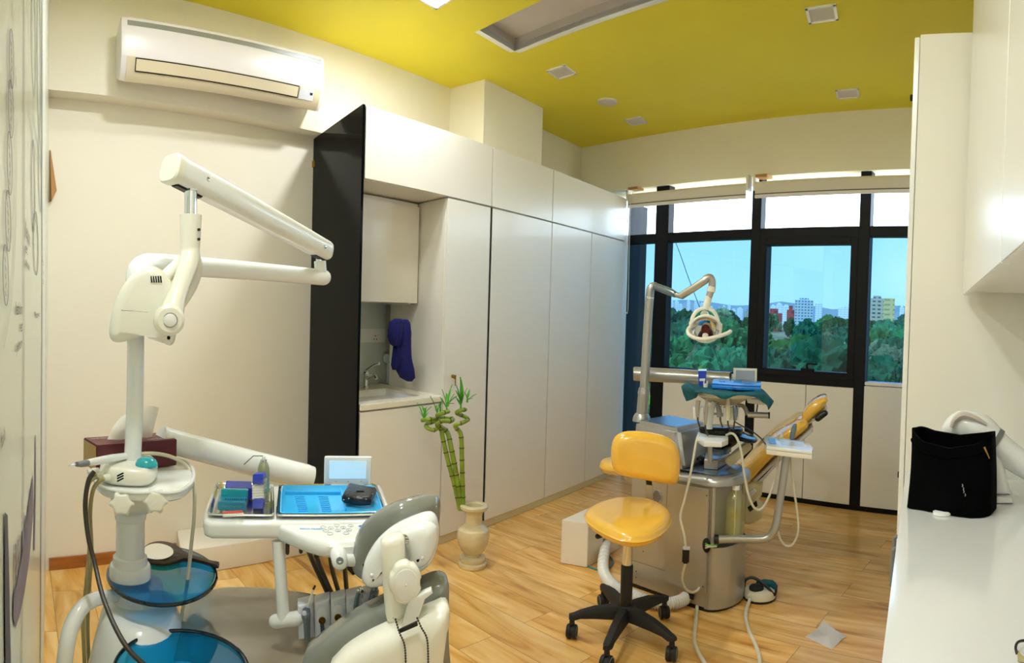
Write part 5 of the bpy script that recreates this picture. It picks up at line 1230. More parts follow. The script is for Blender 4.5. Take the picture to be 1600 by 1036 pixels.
# ------------------------------------------------------------------ delivery head
dr = 3.20
dl = thing('delivery_unit', 'delivery head on a fat silver tube, draped with teal cloth, before the window', 'dental console', D(1135, 700, dr))
obj('swing_tube', B().tube(T2((991, 584, lr + .16), (1060, 587.5, lr + .14), (1141, 592.5, lr + .08)), .0385, 22), 'silver', dl)
obj('tube_cap', B().tube(T2((989.5, 584, lr + .16), (992, 584, lr + .16)), [.033, .0395], 22), 'silverp', dl)
obj('tube_ring', B().tube(T2((1140.5, 592.5, lr + .08), (1142.5, 592.6, lr + .08)), .0395, 22), 'dark', dl)
obj('tube_end', B().tube(T2((1142, 592.6, lr + .08), (1153, 594, lr + .07)), .030, 18), 'greycup', dl)
hz2 = D(1135, 611, dr).z
ht = [Zp(u, v, hz2) for u, v in ((1078, 604), (1095, 612), (1130, 616), (1170, 614), (1192, 608), (1188, 602), (1140, 597), (1088, 597))]
hz2 = D(1135, 609, dr).z
ctr = D(1135, 609, dr + .03); ex_, ey_ = rgt(1135), fwd(1135)
ctr.z = hz2
obj('head_top', B().slab(ell(ctr, .175, .17, ex_, ey_, 36), -UP, .03, .008, 2, mid=False), 'cream', dl, ang=50)
obj('head_belly', B().rings([ell(ctr - UP * z + ex_ * o, a, a * .85, ex_, ey_, 30) for z, a, o in ((.03, .125, -.01), (.045, .115, -.01), (.065, .08, -.008), (.078, .04, -.005))]), 'kick', dl, ang=60)
mt = obj('monitor', B().slab(T2((1146, 575, dr + .2), (1183, 576, dr + .2), (1182.5, 598, dr + .2), (1145.5, 598, dr + .2)), fwd(1165), .02, .005, 2), 'cream', dl)
obj('monitor_screen', B().slab(T2((1150, 578.5, dr + .188), (1179.5, 579.3, dr + .188), (1179, 594, dr + .188), (1149.5, 594, dr + .188)), fwd(1165), .003, .001, 1), 'greyscreen', mt)
obj('white_bracket', B().slab(T2((1166, 621, dr), (1190, 623, dr), (1196, 629, dr), (1193, 632, dr), (1168, 629, dr)), fwd(1180), .06, .008, 2), 'white', dl)
obj('handle_bar', B().tube(T2((1168, 648, dr - .04), (1185, 648.5, dr - .04), (1201, 649, dr - .04)), .0145, 14), 'silver', dl)
obj('handle_cap', B().tube(T2((1200.5, 649, dr - .04), (1203, 649, dr - .04)), .016, 14), 'dark', dl)
obj('handle_stem', B().tube(T2((1152, 634, dr), (1160, 634, dr - .01), (1165, 640, dr - .03), (1168, 648, dr - .04)), [.010, .010, .011, .0125], 12, sm=4), 'silverp', dl)
obj('handle_stem', B().tube(T2((1184, 629, dr), (1183, 638, dr - .02), (1182, 646, dr - .03)), .003, 8), 'dark', dl)
hz_i = []
for i, (u0, u1) in enumerate(((1083, 1091), (1092, 1100), (1121, 1128), (1130, 1138), (1139, 1146), (1147, 1154))):
    obj('holder', B().slab(T2((u0, 636, dr - .09), (u1, 635.5, dr - .09), (u1, 655, dr - .09), (u0, 654.5, dr - .09)), fwd(1120), .045, .004, 2), 'white', dl)
obj('holder_rail', B().tube(T2((1083, 645, dr - .03), (1153, 648, dr - .03)), .006, 10), 'silver', dl)
# support column, shelf and pivot block on the cabinet
obj('column', B().tube(T2((1116, 628, dr - .05), (1111, 640, dr - .05), (1108.5, 655, dr - .05), (1107.5, 670, dr - .05)), [.012, .017, .018, .019], 16, sm=4), 'white', dl)
sz2 = D(1112, 679, dr - .04).z
obj('shelf', B().slab([Zp(u, v, sz2) for u, v in ((1088, 682), (1090, 675), (1100, 672), (1131, 671), (1138, 676), (1138, 686), (1128, 690), (1100, 689))], -UP, .028, .006, 2, mid=False), 'white', dl)
obj('shelf_post', B().tube(T2((1109.5, 684, dr - .07), (1109.5, 722, dr - .07)), .0115, 14), 'silver', dl)
bz0 = ZTop + .003
obj('pivot_block', B().slab([Zp(u, v, bz0) for u, v in ((1100, 733), (1121, 735), (1140, 722), (1136, 715), (1112, 714), (1101, 722))], UP, .05, .008, 3, mid=False), 'silver', dl)
obj('pivot_disc', B().lathe([(.05, .05), (.05, .085), (.04, .09)], Zp(1127, 720, bz0), 26), 'bluesteel', dl)
obj('brace', B().obox((D(1138, 722, dr + .05) + D(1170, 695, dr + .1)) / 2, (D(1170, 695, dr + .1) - D(1138, 722, dr + .05)).normalized(), fwd(1150), (D(1170, 695, dr + .1) - D(1138, 722, dr + .05)).cross(fwd(1150)).normalized(), .075, .03, .022, .005), 'kick', dl)
bw = D(1126, 687, dr + .03)
obj('black_bowl', B().rings([ell(bw + UP * z, a, a * .9, ex_, ey_, 36) for z, a in ((.062, .106), (.056, .110), (.02, .104), (-.02, .078), (-.045, .045))]), 'darkglass', dl, ang=60)
pl = D(1156, 680, dr + .06)
obj('black_plate', B().slab(ell(pl, .092, .115, (rgt(1156) * .97 - UP * .24), fwd(1156), 36), UP, .022, .009, 3), 'darkglass', dl, ang=60)
obj('foot_ring', B().lathe([(.085, -.03), (.088, -.02), (.05, -.01)], D(1098, 705, dr + .12), 28), 'darkglass', dl)
# instruments
INS = [('air_syringe', 'leftmost grey syringe in the white holders under the teal cloth', [(1091, 626, .013), (1090, 634, .011), (1089.5, 645, .008), (1090, 652, .006)], 'silverp'),
       ('polishing_handpiece', 'thin brown-grey handpiece second from the left under the teal cloth', [(1104.5, 622, .005), (1104, 635, .008), (1103, 650, .008), (1102, 664, .006)], 'silverp'),
       ('scaling_handpiece', 'ivory pointed handpiece in the middle under the teal cloth', [(1137.5, 622, .005), (1137.5, 634, .011), (1137.5, 648, .012), (1137, 657, .008)], 'hosew'),
       ('turbine_handpiece', 'grey handpiece with dark hose right of the ivory one', [(1147.5, 633, .008), (1149, 640, .012), (1149, 650, .011), (1148, 657, .007)], 'bluesteel'),
       ('suction_nozzle', 'dark grey angled nozzle beside the white column', [(1120, 630, .008), (1123, 640, .012), (1125, 651, .015)], 'midgrey')]
for nm, lb, px, m in INS:
    t = thing(nm, lb, 'instrument', D(px[-1][0], px[-1][1], dr - .09))
    obj('handle', B().tube([D(u, v, dr - .125) for u, v, r in px], [r for u, v, r in px], 12, sm=3), m, t)
    if nm == 'turbine_handpiece': hp_ = [(1148, 656, 0), (1147, 664, 0), (1146, 672, .03)]
    else: hp_ = [(px[-1][0], px[-1][1] - 1, 0), (px[-1][0] + 1, px[-1][1] + 8, .0), (px[-1][0] + 4, px[-1][1] + 16, .02)]
    obj('hose', B().tube([D(u, v, dr - .125 + o) for u, v, o in hp_], .0042, 8, sm=3), 'hose', t)
tag(obj('sensor_cable', B().tube(T2((1148, 659, dr - .09), (1160, 666, dr - .06), (1175, 674, dr), (1188, 684, dr - .02), (1196, 694, dr - .10)), .0032, 8, sm=5), 'hose'), 'thin dark cable looping from the instruments to the white assistant panel', 'cable')
# ------------------------------------------------------------------ drape and things on it
back = [(1070, 618, 3.36), (1074, 601, 3.40), (1090, 596, 3.43), (1110, 596.5, 3.44), (1130, 598, 3.45), (1150, 600, 3.45), (1170, 603, 3.43), (1188, 607, 3.40), (1201, 622, 3.34)]
frnt = [(1064.5, 606, 3.22), (1077, 603, 3.10), (1092, 606, 3.04), (1110, 609, 3.02), (1130, 611, 3.02), (1150, 612, 3.02), (1172, 611, 3.04), (1191, 613, 3.08), (1209, 628, 3.16)]
hem = [(1072, 627, 3.22), (1087, 623, 3.09), (1093, 611, 3.025), (1110, 616, 3.0), (1135, 622.5, 2.995), (1157, 617, 3.0), (1180, 620, 3.02), (1198, 634, 3.06), (1201, 641, 3.14)]
zc_ = hz2 + .004
g = [[D(*p) for p in r] for r in (back, frnt, hem)]
for r in g[:2]:
    for p in r[2:7]: p.z = zc_
mid_ = [(a + b_) / 2 for a, b_ in zip(g[0], g[1])]
for i, p in enumerate(mid_):
    if 1 < i < 7: p.z = zc_
    else: p.z = max(g[0][i].z, g[1][i].z) + .004
dc = cloth([g[0], mid_, g[1], g[2]], 0, 0, .003, sm=6)
for v in dc.bm.verts:
    k = noise.noise(v.co * 14) * .006 + noise.noise(v.co * 34) * .003
    v.co += UP * k * (.5 if v.co.z > zc_ - .012 else 1) + fwd(1130) * k * (0 if v.co.z > zc_ - .012 else 1.6)
tag(obj('drape_cloth', dc, 'tealcloth', ang=80), 'teal cloth draped over the far delivery head below the window', 'cloth')
zt2 = zc_ + .006
def on(u, v): return Zp(u, v, zt2)
q = on(1097, 603); rq = (q - EYE).xy.length
t = thing('gel_box', 'blue box with white band standing upright on the teal cloth', 'box', q)
obj('box_body', B().hexa([D(u, 603, rq + o) for u, o in ((1091.5, 0), (1102, 0), (1103, .03), (1092.5, .03))] + [D(u, 577, rq + o) for u, o in ((1091, 0), (1103.5, 0), (1104, .03), (1092, .03))], .002), 'blue', t)
obj('white_band', B().hexa([D(u, 595.5, rq + o) for u, o in ((1093, -.002), (1101.5, -.002), (1101.5, .0), (1093, .0))] + [D(u, 591.5, rq + o) for u, o in ((1093, -.002), (1102, -.002), (1102, .0), (1093, .0))]), 'white', t)
obj('box_top', B().hexa([D(u, 579.5, rq + o) for u, o in ((1091, -.002), (1103.6, -.002), (1104, .032), (1091.8, .032))] + [D(u, 576.5, rq + o) for u, o in ((1091, -.002), (1103.8, -.002), (1104.2, .032), (1091.8, .032))]), 'screen', t)
q = on(1102.5, 605); rq = (q - EYE).xy.length
t = thing('small_cup', 'tiny white cup with notched rim beside the blue box on the teal cloth', 'cup', q)
obj('cup', B().lathe([(.011, 0), (.0125, .018), (.010, .018), (.009, .004), (0, .004)], q, 18), 'cream', t)
for du in (-2.6, 2.6): obj('cup_tab', B().obox(D(1102.5 + du, 597.5, rq), rgt(1102), fwd(1102), UP, .0035, .006, .006, .002), 'cream', t)
bq = [on(u, v) for u, v in ((1112, 607), (1150, 610), (1189, 611), (1189, 604.5), (1150, 602), (1114, 600))]
t = thing('instrument_tray', 'blue plastic instrument tray lying on the teal cloth', 'tray', bq[1])
obj('tray_base', B().slab(bq, UP, .020, .005, 2, mid=False), 'midblue', t)
obj('tray_lid', B().slab([p + UP * .0205 for p in inset(bq, V((0, 0, 1)), 0)], UP, .007, .003, 2, mid=False), 'midblue', t)
obj('lid_bump', B().lathe([(.02, .026), (.018, .034), (0, .035)], on(1153, 606), 18), 'midblue', t); obj('lid_bump', B().lathe([(.016, .026), (.014, .032), (0, .033)], on(1128, 605), 18), 'midblue', t)
for u in (1125, 1147, 1165): obj('tray_slot', B().obox(on(u, 610) + UP * .006 - fwd(u) * .001, rgt(u), fwd(u), UP, .009, .004, .004, .001), 'deepblue', t)
# ------------------------------------------------------------------ yellow dental chair behind the unit
y2 = 3.95
yc = thing('dental_chair', 'yellow reclined dental chair with its head end towards the window', 'dental chair', FZ(1165, 800) * 0 + V((D(1165, 750, y2).x, D(1165, 750, y2).y, 0)))
def yp(px, r=y2): return [D(u, v, r) for u, v in px]
obj('backrest', B().slab(yp([(1146, 745), (1158, 731), (1180, 706), (1198, 687), (1215, 672), (1236, 658), (1250, 650), (1259, 652), (1259, 660), (1247, 671), (1226, 686), (1206, 704), (1186, 726), (1170, 744), (1160, 756), (1148, 756)]), fwd(1200), .46, .035, 5, sm=2), 'yellow', yc, ang=60)
obj('back_shell', B().slab(yp([(1166, 750), (1190, 728), (1210, 708), (1240, 682), (1262, 664), (1268, 660), (1267, 668), (1240, 692), (1216, 714), (1196, 738), (1184, 746), (1170, 753)]), fwd(1200), .36, .02, 4), 'greycup', yc, ang=60)
obj('back_underside', B().slab(yp([(1172, 750), (1184, 742), (1205, 720), (1216, 708), (1219, 712), (1204, 730), (1188, 748), (1178, 754)]), fwd(1200), .30, .01, 2), 'kick', yc, ang=60)
obj('headrest', B().slab(yp([(1253, 653), (1255, 643), (1262, 632), (1272, 624), (1283, 618.5), (1291, 618), (1293, 623), (1288, 632), (1278, 642), (1266, 652), (1258, 659)]), fwd(1275), .26, .03, 5, sm=2), 'yellow', yc, ang=60)
obj('headrest_piping', B().slab(yp([(1257, 660), (1268, 653), (1280, 643), (1289, 634), (1292, 636), (1283, 646), (1270, 656), (1260, 663)]), fwd(1275), .2, .01, 2), 'kick', yc)
for dr_ in (-.08, .08): obj('headrest_bar', B().tube([D(1258, 664, y2 + dr_), D(1276, 652, y2 + dr_), D(1287, 642, y2 + dr_), D(1290, 635, y2 + dr_)], .010, 10, sm=3), 'hosew', yc)
obj('headrest_bar', B().tube([D(1270, 656, y2 - .1), D(1270, 656, y2 + .1)], .008, 10), 'silver', yc)
obj('headrest_lever', B().tube([D(1278, 654, y2 - .12), D(1289, 645.5, y2 - .12)], .018, 12, rnd=True), 'dark', yc)
y3 = 3.80
zs2 = D(945, 728, y3).z
sc0 = [D(936, 728, y3), D(940, 722, y3 + .1), D(960, 718, y3 + .2), D(1040, 720, y3 + .22), D(1150, 735, y3 + .22), D(1150, 752, y3 - .18), D(1040, 748, y3 - .15), D(960, 742, y3 - .12), D(942, 738, y3 - .08)]
for p in sc0: p.z = zs2
obj('seat', B().slab(sc0, UP, .075, .035, 5, sm=3), 'yellow', yc, ang=60)
obj('seat_shell', B().slab([(p - sc0[6]) * .8 + sc0[6] + fwd(1000) * .06 + rgt(1000) * .07 - UP * .06 for p in sc0], UP, .05, .015, 2), 'kick', yc)
yb_ = V((D(1085, 760, y3 + .05).x, D(1085, 760, y3 + .05).y, 0)); yb2 = V((D(1172, 760, y3 + .1).x, D(1172, 760, y3 + .1).y, 0))
obj('chair_column', B().rings([ell(yb_ + UP * z, a, b_, ex_, ey_, 28) for z, a, b_ in ((0, .22, .2), (.04, .21, .19), (.07, .12, .12), (.30, .11, .11), (zs2 - .08, .15, .13))]), 'cream', yc, ang=50)
obj('chair_joint', B().slab(T2((1150, 757, y3), (1180, 750, y3), (1192, 752, y3), (1190, 770, y3), (1183, 780, y3), (1192, 790, y3), (1190, 806, y3), (1172, 815, y3), (1150, 812, y3)), fwd(1170), .16, .03, 4), 'kick', yc, ang=50)
obj('joint_cover', B().slab(T2((1160, 775, y3 - .085), (1178, 762, y3 - .085), (1182, 768, y3 - .085), (1166, 784, y3 - .085)), fwd(1170), .01, .003, 1), 'greycup', yc)
obj('joint_gap', B().slab(T2((1168, 793, y3 - .085), (1182, 782, y3 - .085), (1184, 790, y3 - .085), (1172, 800, y3 - .085)), fwd(1170), .01, .002, 1), 'dark', yc)
# ------------------------------------------------------------------ stool
hub = V((-1.172, 2.49, 0)); RS = hub.length
st = thing('swivel_stool', 'yellow vinyl swivel stool with backrest on a black five-legged castor base', 'stool', hub)
tips = [V((-1.363, 2.37, 0)), V((-1.393, 2.708, 0)), V((-1.095, 2.735, 0)), V((-.926, 2.407, 0)), V((-1.121, 2.225, 0))]
obj('hub', B().lathe([(.03, .085), (.045, .09), (.045, .135), (.036, .145)], hub, 24), 'rubber', st)
for tp in tips:
    d = (tp - hub); L = d.length; d.normalize(); s_ = d.cross(UP)
    rr = []
    for a, w, z0, z1 in ((.02, .026, .085, .143), (.3, .025, .09, .142), (.6, .022, .092, .134), (.85, .019, .090, .118), (.97, .019, .082, .106), (1.06, .012, .084, .102)):
        c_ = hub + d * (L * a); rr.append([c_ + s_ * (w * x) + UP * z for x, z in ((-1, z0), (1, z0), (1.0, z0 + (z1 - z0) * .6), (.6, z1), (-.6, z1), (-1.0, z0 + (z1 - z0) * .6))])
    lg = obj('leg', B().rings(rr), 'rubber', st, ang=40)
    t_ = V((tp.x, tp.y, 0)); ax_ = (rgt(1000) * .9 + d * .35).normalized()
    pr_ = obj('castor_fork', B().tube([t_ + UP * .095, t_ + UP * .06], [.010, .012], 10), 'rubber', lg)
    w1 = B().lathe([(.012, -.022), (.026, -.021), (.029, -.016), (.029, -.006), (.024, -.004), (.024, .004), (.029, .006), (.029, .016), (.026, .021), (.012, .022)], t_ + UP * .0295, 20, ax_)
    obj('castor_wheel', w1, 'rubber', lg)
    for sg in (-1, 1): 
        rp_ = ell(t_ + UP * .0295 + ax_ * (.0205 * sg), .0235, .0235, ax_.cross(UP).normalized(), UP, 20); obj('castor_ring', B().tube(rp_ + [rp_[0]], .0022, 6, caps=False), 'midgrey', lg)
zseat = .548
obj('gas_sleeve', B().lathe([(.026, .13), (.026, .31), (.023, .315)], hub, 22), 'dark', st)
obj('gas_piston', B().lathe([(.0215, .31), (.0215, zseat - .05)], hub, 22), 'chrome', st)
scx = [(913, 800), (918, 793), (935, 784), (958, 778), (985, 776), (1010, 778), (1030, 784), (1045, 793), (1050, 803), (1046, 815), (1034, 827), (1015, 836), (990, 839), (965, 835), (940, 824), (920, 811)]
zf = lambda v: zseat
so_ = [Zp(u, v - 4, zseat) for u, v in scx]
obj('seat', B().slab(so_, -UP, .062, .031, 6, mid=False, sm=3), 'yellow', st, ang=70)
obj('seat_plate', B().box(hub.x - .09, hub.x + .09, hub.y - .09, hub.y + .09, zseat - .072, zseat - .055, .006), 'dark', st)
rbk = 2.93
bo = [(955, 715), (955, 700), (959, 685), (968, 677), (982, 673.5), (1005, 674), (1028, 678), (1045, 684), (1056, 694), (1062, 710), (1063, 730), (1061, 748), (1055, 756), (1045, 757), (1020, 752), (990, 746), (968, 742), (958, 732)]
obj('backrest', B().slab([D(u, v, rbk) for u, v in bo], fwd(1005), .085, .042, 6, sm=3), 'yellow', st, ang=70)
bk = D(1010, 740, rbk + .05)
obj('back_bracket', B().tube([hub + UP * (zseat - .062) + fwd(990) * .05, D(1013, 795, rbk + .07), D(1015, 782, rbk + .08), D(1015, 765, rbk + .07), D(1012, 735, rbk + .06)], .014, 10, sm=5), 'dark', st)
obj('back_bracket_cover', B().slab(T2((1008, 757, rbk + .055), (1020, 758, rbk + .055), (1020, 790, rbk + .055), (1009, 790, rbk + .055)), fwd(1010), .01, .002, 1), 'silverp', st)
lv = hub + UP * (zseat - .07)
obj('height_lever', B().tube([lv, D(950, 835, 2.66), D(934, 838, 2.62)], [.005, .005, .011], 8, rnd=True), 'dark', st)
# ------------------------------------------------------------------ white box with hose, cables, pedal, paper
bA, bB, bC = FZ(876, 880), FZ(917, 887.5), FZ(968, 857)
dn = (bC - bB); dn.z = 0; bD = bA + dn
hb_ = D(876, 812, (bA - EYE).xy.length).z
t = thing('filter_box', 'low white cabinet box on the floor behind the stool with a corrugated hose', 'box', (bA + bC) / 2)
e_ = (bB - bA).normalized(); f_ = dn.normalized(); L_ = dn.length; Wd = (bB - bA).length
b = B(); P = lambda a, d, z: bA + e_ * (Wd * a) + f_ * (L_ * d) + UP * z
b.hexa([P(0, 0, .002), P(1, 0, .002), P(1, .46, .002), P(0, .46, .002), P(0, 0, hb_), P(1, 0, hb_), P(1, .46, hb_), P(0, .46, hb_)], .002)
b.hexa([P(0, .46, .002), P(.7, .46, .002), P(.7, .70, .002), P(0, .70, .002), P(0, .46, hb_), P(.7, .46, hb_), P(.7, .70, hb_), P(0, .70, hb_)])
b.hexa([P(.7, .46, .11), P(1, .46, .11), P(1, .70, .11), P(.7, .70, .11), P(.7, .46, hb_), P(1, .46, hb_), P(1, .70, hb_), P(.7, .70, hb_)])
b.hexa([P(0, .70, .002), P(1, .70, .002), P(1, 1, .002), P(0, 1, .002), P(0, .70, hb_), P(1, .70, hb_), P(1, 1, hb_), P(0, 1, hb_)], .002)
obj('casing', b, 'step', t)
obj('hand_slot', B().obox(P(1, .47, hb_ * .80), f_, e_, UP, .055, .002, .012, .001), 'dark', t)
hp0 = P(.95, .58, .07)
hs2 = [hp0, FZ(942, 905) + UP * .05, FZ(958, 925) + UP * .032, FZ(985, 938) + UP * .03, FZ(1015, 950) + UP * .03, FZ(1045, 953) + UP * .03, FZ(1068, 948) + UP * .035, FZ(1083, 938) + UP * .06]
P_, R_ = smooth_path(hs2, [.026] * len(hs2), 16)
R_ = [.027 + .0035 * (1 if k % 2 else -1) for k in range(len(R_))]
tag(obj('suction_hose', B().tube(P_, R_, 14), 'white', ang=25), 'white corrugated hose curving across the floor from the white box to the silver unit', 'hose')
hose([FZ(918, 886) + UP * .006, FZ(935, 892) + UP * .006, FZ(950, 889) + UP * .006, FZ(958, 880) + UP * .006, FZ(952, 871) + UP * .006, FZ(940, 868) + UP * .006], .0045, 'teal', 'thin teal tube looped on the floor beside the white box', 'tube', 'coiled_tube')
c1 = T2((1092, 681, dr - .10), (1088, 690, dr - .13), (1080, 735, 3.02), (1070, 780, 3.0), (1063, 808, 2.99), (1069, 835, 2.98), (1072, 858, 2.97))
pc_ = thing('inline_connector', 'ivory cable with black inline connector hanging in front of the silver unit', 'cable', D(1072, 868, 2.97))
obj('cable', B().tube(c1, .0058, 8, sm=6), 'hosew', pc_)
obj('connector_body', B().obox(D(1071.5, 868.5, 2.97), rgt(1072), fwd(1072), UP, .016, .013, .034, .006), 'dark', pc_)
obj('connector_top', B().obox(D(1072.5, 856.5, 2.97), rgt(1072), fwd(1072), UP, .016, .014, .004, .001), 'greycup', pc_)
obj('cable', B().tube(T2((1071, 880, 2.97), (1067, 895, 2.97), (1066, 908, 2.97), (1072, 921, 2.98), (1082, 925.5, 3.0), (1090, 922, 3.02), (1093, 917, 3.05)), .0058, 8, sm=6), 'hosew', pc_)
hose(T2((1135, 680, dr - .07), (1143, 677, dr - .10), (1151, 684, dr - .12), (1158, 705, dr - .14), (1163, 740, dr - .15), (1170, 775, dr - .15), (1180, 795, dr - .14), (1192, 793, dr - .12), (1204, 770, dr - .1), (1212, 740, dr - .08), (1217, 712, dr - .08)), .006, 'hosew', 'ivory hose looping from the far delivery shelf down to the assistant panel')
hose(T2((1235, 712, ar + .05), (1240, 760, ar + .05), (1247, 810, ar + .06), (1246, 835, ar + .06), (1238, 851, ar + .06), (1227, 852, ar + .06), (1219, 842, ar + .06), (1216, 830, ar + .06)), .0055, 'hosew', 'ivory hose hanging in a long loop under the assistant panel')
hose([FZ(1090, 932) + UP * .03] + [FZ(u, v) + UP * .009 for u, v in ((1089, 955), (1086, 985), (1085, 1005), (1092, 1025), (1104, 1045), (1112, 1070))], .0085, 'hosew', 'thick ivory cable on the floor running from the silver unit towards the viewer', 'cable', 'power_cable')
fpq = FZ(1187, 934); fpq.z = 0
t = thing('foot_pedal', 'round ivory foot pedal with black button and black carrying strap on the floor', 'foot pedal', fpq)
pr_ = .078
obj('pedal_base', B().lathe([(pr_ + .002, 0), (pr_ + .004, .008), (pr_, .010)], fpq, 36), 'dark', t)
obj('pedal_body', B().lathe([(pr_, .009), (pr_, .035), (pr_ - .006, .045), (pr_ - .022, .052), (0, .053)], fpq, 36), 'hosew', t)
bq_ = fpq - rgt(1187) * .018 - fwd(1187) * .02
obj('pedal_button', B().lathe([(.036, .05), (.036, .062), (.030, .068), (0, .069)], bq_, 24), 'rubber', t)
obj('heel_plate', B().slab([fpq + rgt(1187) * a + fwd(1187) * d + UP * .055 for a, d in ((-.02, .045), (.02, .08), (.065, .07), (.082, .03), (.08, -.02), (.055, .0))], UP, .02, .006, 2), 'tealcloth', t)
obj('strap', B().tube([fpq - rgt(1187) * .08 + UP * .05, fpq - rgt(1187) * .072 + UP * .085, fpq - rgt(1187) * .04 + UP * .098, fpq + rgt(1187) * .0 + UP * .085 - fwd(1187) * .01, fpq + rgt(1187) * .04 + UP * .06 - fwd(1187) * .03, fpq + rgt(1187) * .072 + UP * .03 - fwd(1187) * .03, fpq + rgt(1187) * .08 + UP * .055 + fwd(1187) * .02], .0075, 8, sm=5), 'dark', t)
obj('pedal_cable', B().tube([fpq - fwd(1170) * .075 - rgt(1187) * .05 + UP * .02] + [FZ(u, v) + UP * .009 for u, v in ((1165, 962), (1169, 985), (1179, 1008), (1186, 1028), (1187, 1050), (1185, 1075))], .0085, 10, sm=6), 'hosew', t)
pp = [FZ(u, v) + UP * h for u, v, h in ((1258, 996, .002), (1276, 985, .004), (1287, 972.5, .008), (1306, 986, .004), (1324, 996, .003), (1316, 1000, .006), (1308, 1008, .003), (1299, 1015.5, .002), (1280, 1006, .002))]
b = B(); cc = sum(pp, V((0, 0, 0))) / len(pp) + UP * .002; vs = [b.vv.new(p) for p in pp]; vc = b.vv.new(cc)
for i in range(len(vs)): b._f((vs[i], vs[(i + 1) % len(vs)], vc))
bmesh.ops.solidify(b.bm, geom=b.bm.faces[:], thickness=.0012)
tag(obj('paper_scrap', b, 'paper', flat=True), 'torn white paper scrap lying on the wooden floor', 'paper')
# ================================================================== PRINTED DRAWINGS ON THE GRAPHIC WALL (flat print on its panel)
def MPt(u, v, off=.0012):
    d = ray(u, v); k = (g0 - EYE).dot(gn) / d.dot(gn)
    return EYE + d * k - gn * off
def stroke(b, px, w=1.2):
    n_ = len(px); L, Rr = [], []
    for i, (u, v) in enumerate(px):
        a, c_ = px[max(i - 1, 0)], px[min(i + 1, n_ - 1)]
        du, dv = c_[0] - a[0], c_[1] - a[1]; m_ = math.hypot(du, dv) or 1
        L.append(b.vv.new(MPt(u - dv / m_ * w / 2, v + du / m_ * w / 2))); Rr.append(b.vv.new(MPt(u + dv / m_ * w / 2, v - du / m_ * w / 2)))
    for i in range(n_ - 1): b._f((L[i], L[i + 1], Rr[i + 1], Rr[i]))
def ellp(u, v, a, h, t=0., n=26, k0=0, k1=1.): return [(u + a * math.cos(2 * math.pi * (k0 + (k1 - k0) * k / n)) + t * math.sin(2 * math.pi * (k0 + (k1 - k0) * k / n)), v + h * math.sin(2 * math.pi * (k0 + (k1 - k0) * k / n))) for k in range(n + 1)]
for (u, v, a, h) in ((15.5, 92, 3.6, 47), (14.5, 170, 3.9, 46), (12.5, 255, 4.0, 50), (10, 345, 4.2, 48), (6, 430, 4.4, 48)):
    b = B(); stroke(b, ellp(u, v, a, h, 1.0), 1.0); obj('tooth_outline', b, 'ink', wg, flat=True)
    b = B()
    for k in range(5): stroke(b, [(u - 1.5 + (k * 37 % 4) * .8, v - h * .6 + k * h * .28), (u - .3 + (k * 53 % 3) * .6, v - h * .6 + k * h * .28 + 8)], .7)
    obj('tooth_shading', b, 'inkp', wg, flat=True)
for (u, v, a, h, m) in ((52, 60, 3.0, 90, 'inkl'), (60.5, 90, 2.6, 120, 'inkl'), (51, 290, 2.5, 72, 'inkp'), (62, 270, 2.2, 62, 'inkl'), (55, 380, 3.6, 50, 'ink')):
    b = B(); stroke(b, ellp(u, v, a, h, .8), .7); obj('tooth_outline', b, m, wg, flat=True)
b = B(); stroke(b, [(24, 190), (23, 300), (21, 400), (16, 470), (9, 515), (3, 545)], .6); stroke(b, [(17, 5), (22, 36)], .6); stroke(b, [(44, 172), (48, 200), (53, 230), (60, 262)], .6); stroke(b, [(50, 178), (56, 215), (65, 270)], .6)
obj('guide_line', b, 'inkl', wg, flat=True)
b = B(); stroke(b, [(37, 0), (36.5, 300), (36, 700), (33, 1036)], .8); obj('panel_joint', b, 'inkl', wg, flat=True)
b = B(); stroke(b, [(67.5, 0), (67.5, 500), (65, 1036)], 5); obj('panel_edge', b, 'muralb', wg, flat=True)
def mtext(lines, us, vs_, m='ink'):
    for ln, u, v, wpx, hpx in zip(lines, us, vs_, [0] * 9, [0] * 9): pass
def mt_(txt, u, v, wpx, hpx, m='ink'):
    a, c_ = MPt(u - wpx / 2, v), MPt(u + wpx / 2, v); L_ = (a - c_).length; q = (a + c_) / 2 
    hh = abs(MPt(u, v - hpx / 2).z - MPt(u, v + hpx / 2).z)
    bt = text_bm(txt, V((0, 0, 0)), V((1, 0, 0)), V((0, 1, 0)), 1.0, 0)
    xs = [w.co.x for w in bt.bm.verts]; ys_ = [w.co.y for w in bt.bm.verts]; W_ = max(xs) - min(xs); H_ = max(ys_) - min(ys_); x0 = (max(xs) + min(xs)) / 2; y0_ = (max(ys_) + min(ys_)) / 2
    for w in bt.bm.verts: w.co = q - gd * ((w.co.x - x0) / W_ * L_) * 1.0 + UP * ((w.co.y - y0_) / H_ * hh)
    obj('wall_lettering', bt, m, wg, flat=True)
for txt, u, v, w_, h_ in (('Vestibulum', 27.5, 482, 11, 20), ('et', 32, 511, 3, 15), ('palatum', 28.5, 541, 9, 20), ('Membrana', 42, 366, 8, 26), ('et', 40, 390, 3, 14), ('palatum', 41.5, 415, 7, 16), ('Pharynx', 57, 493, 7, 13), ('Lingua', 66.5, 410, 2.6, 10), ('et', 67.5, 427, 1.5, 8), ('os', 67, 441, 2, 8), ('Maxilla', 2, 683, 7, 24), ('Dens', 22.5, 122, 1.6, 26)):
    mt_(txt, u, v, w_, h_)
b = B(); b.face([MPt(u, v) for u, v in ((50.5, 742), (51, 800), (45, 870), (37, 925), (28, 965), (22, 982), (18.5, 965), (19, 930), (24, 915), (32, 870), (36, 830), (41, 805), (46, 770))]); obj('comb_print', b, 'inkp', wg, flat=True)
b = B()
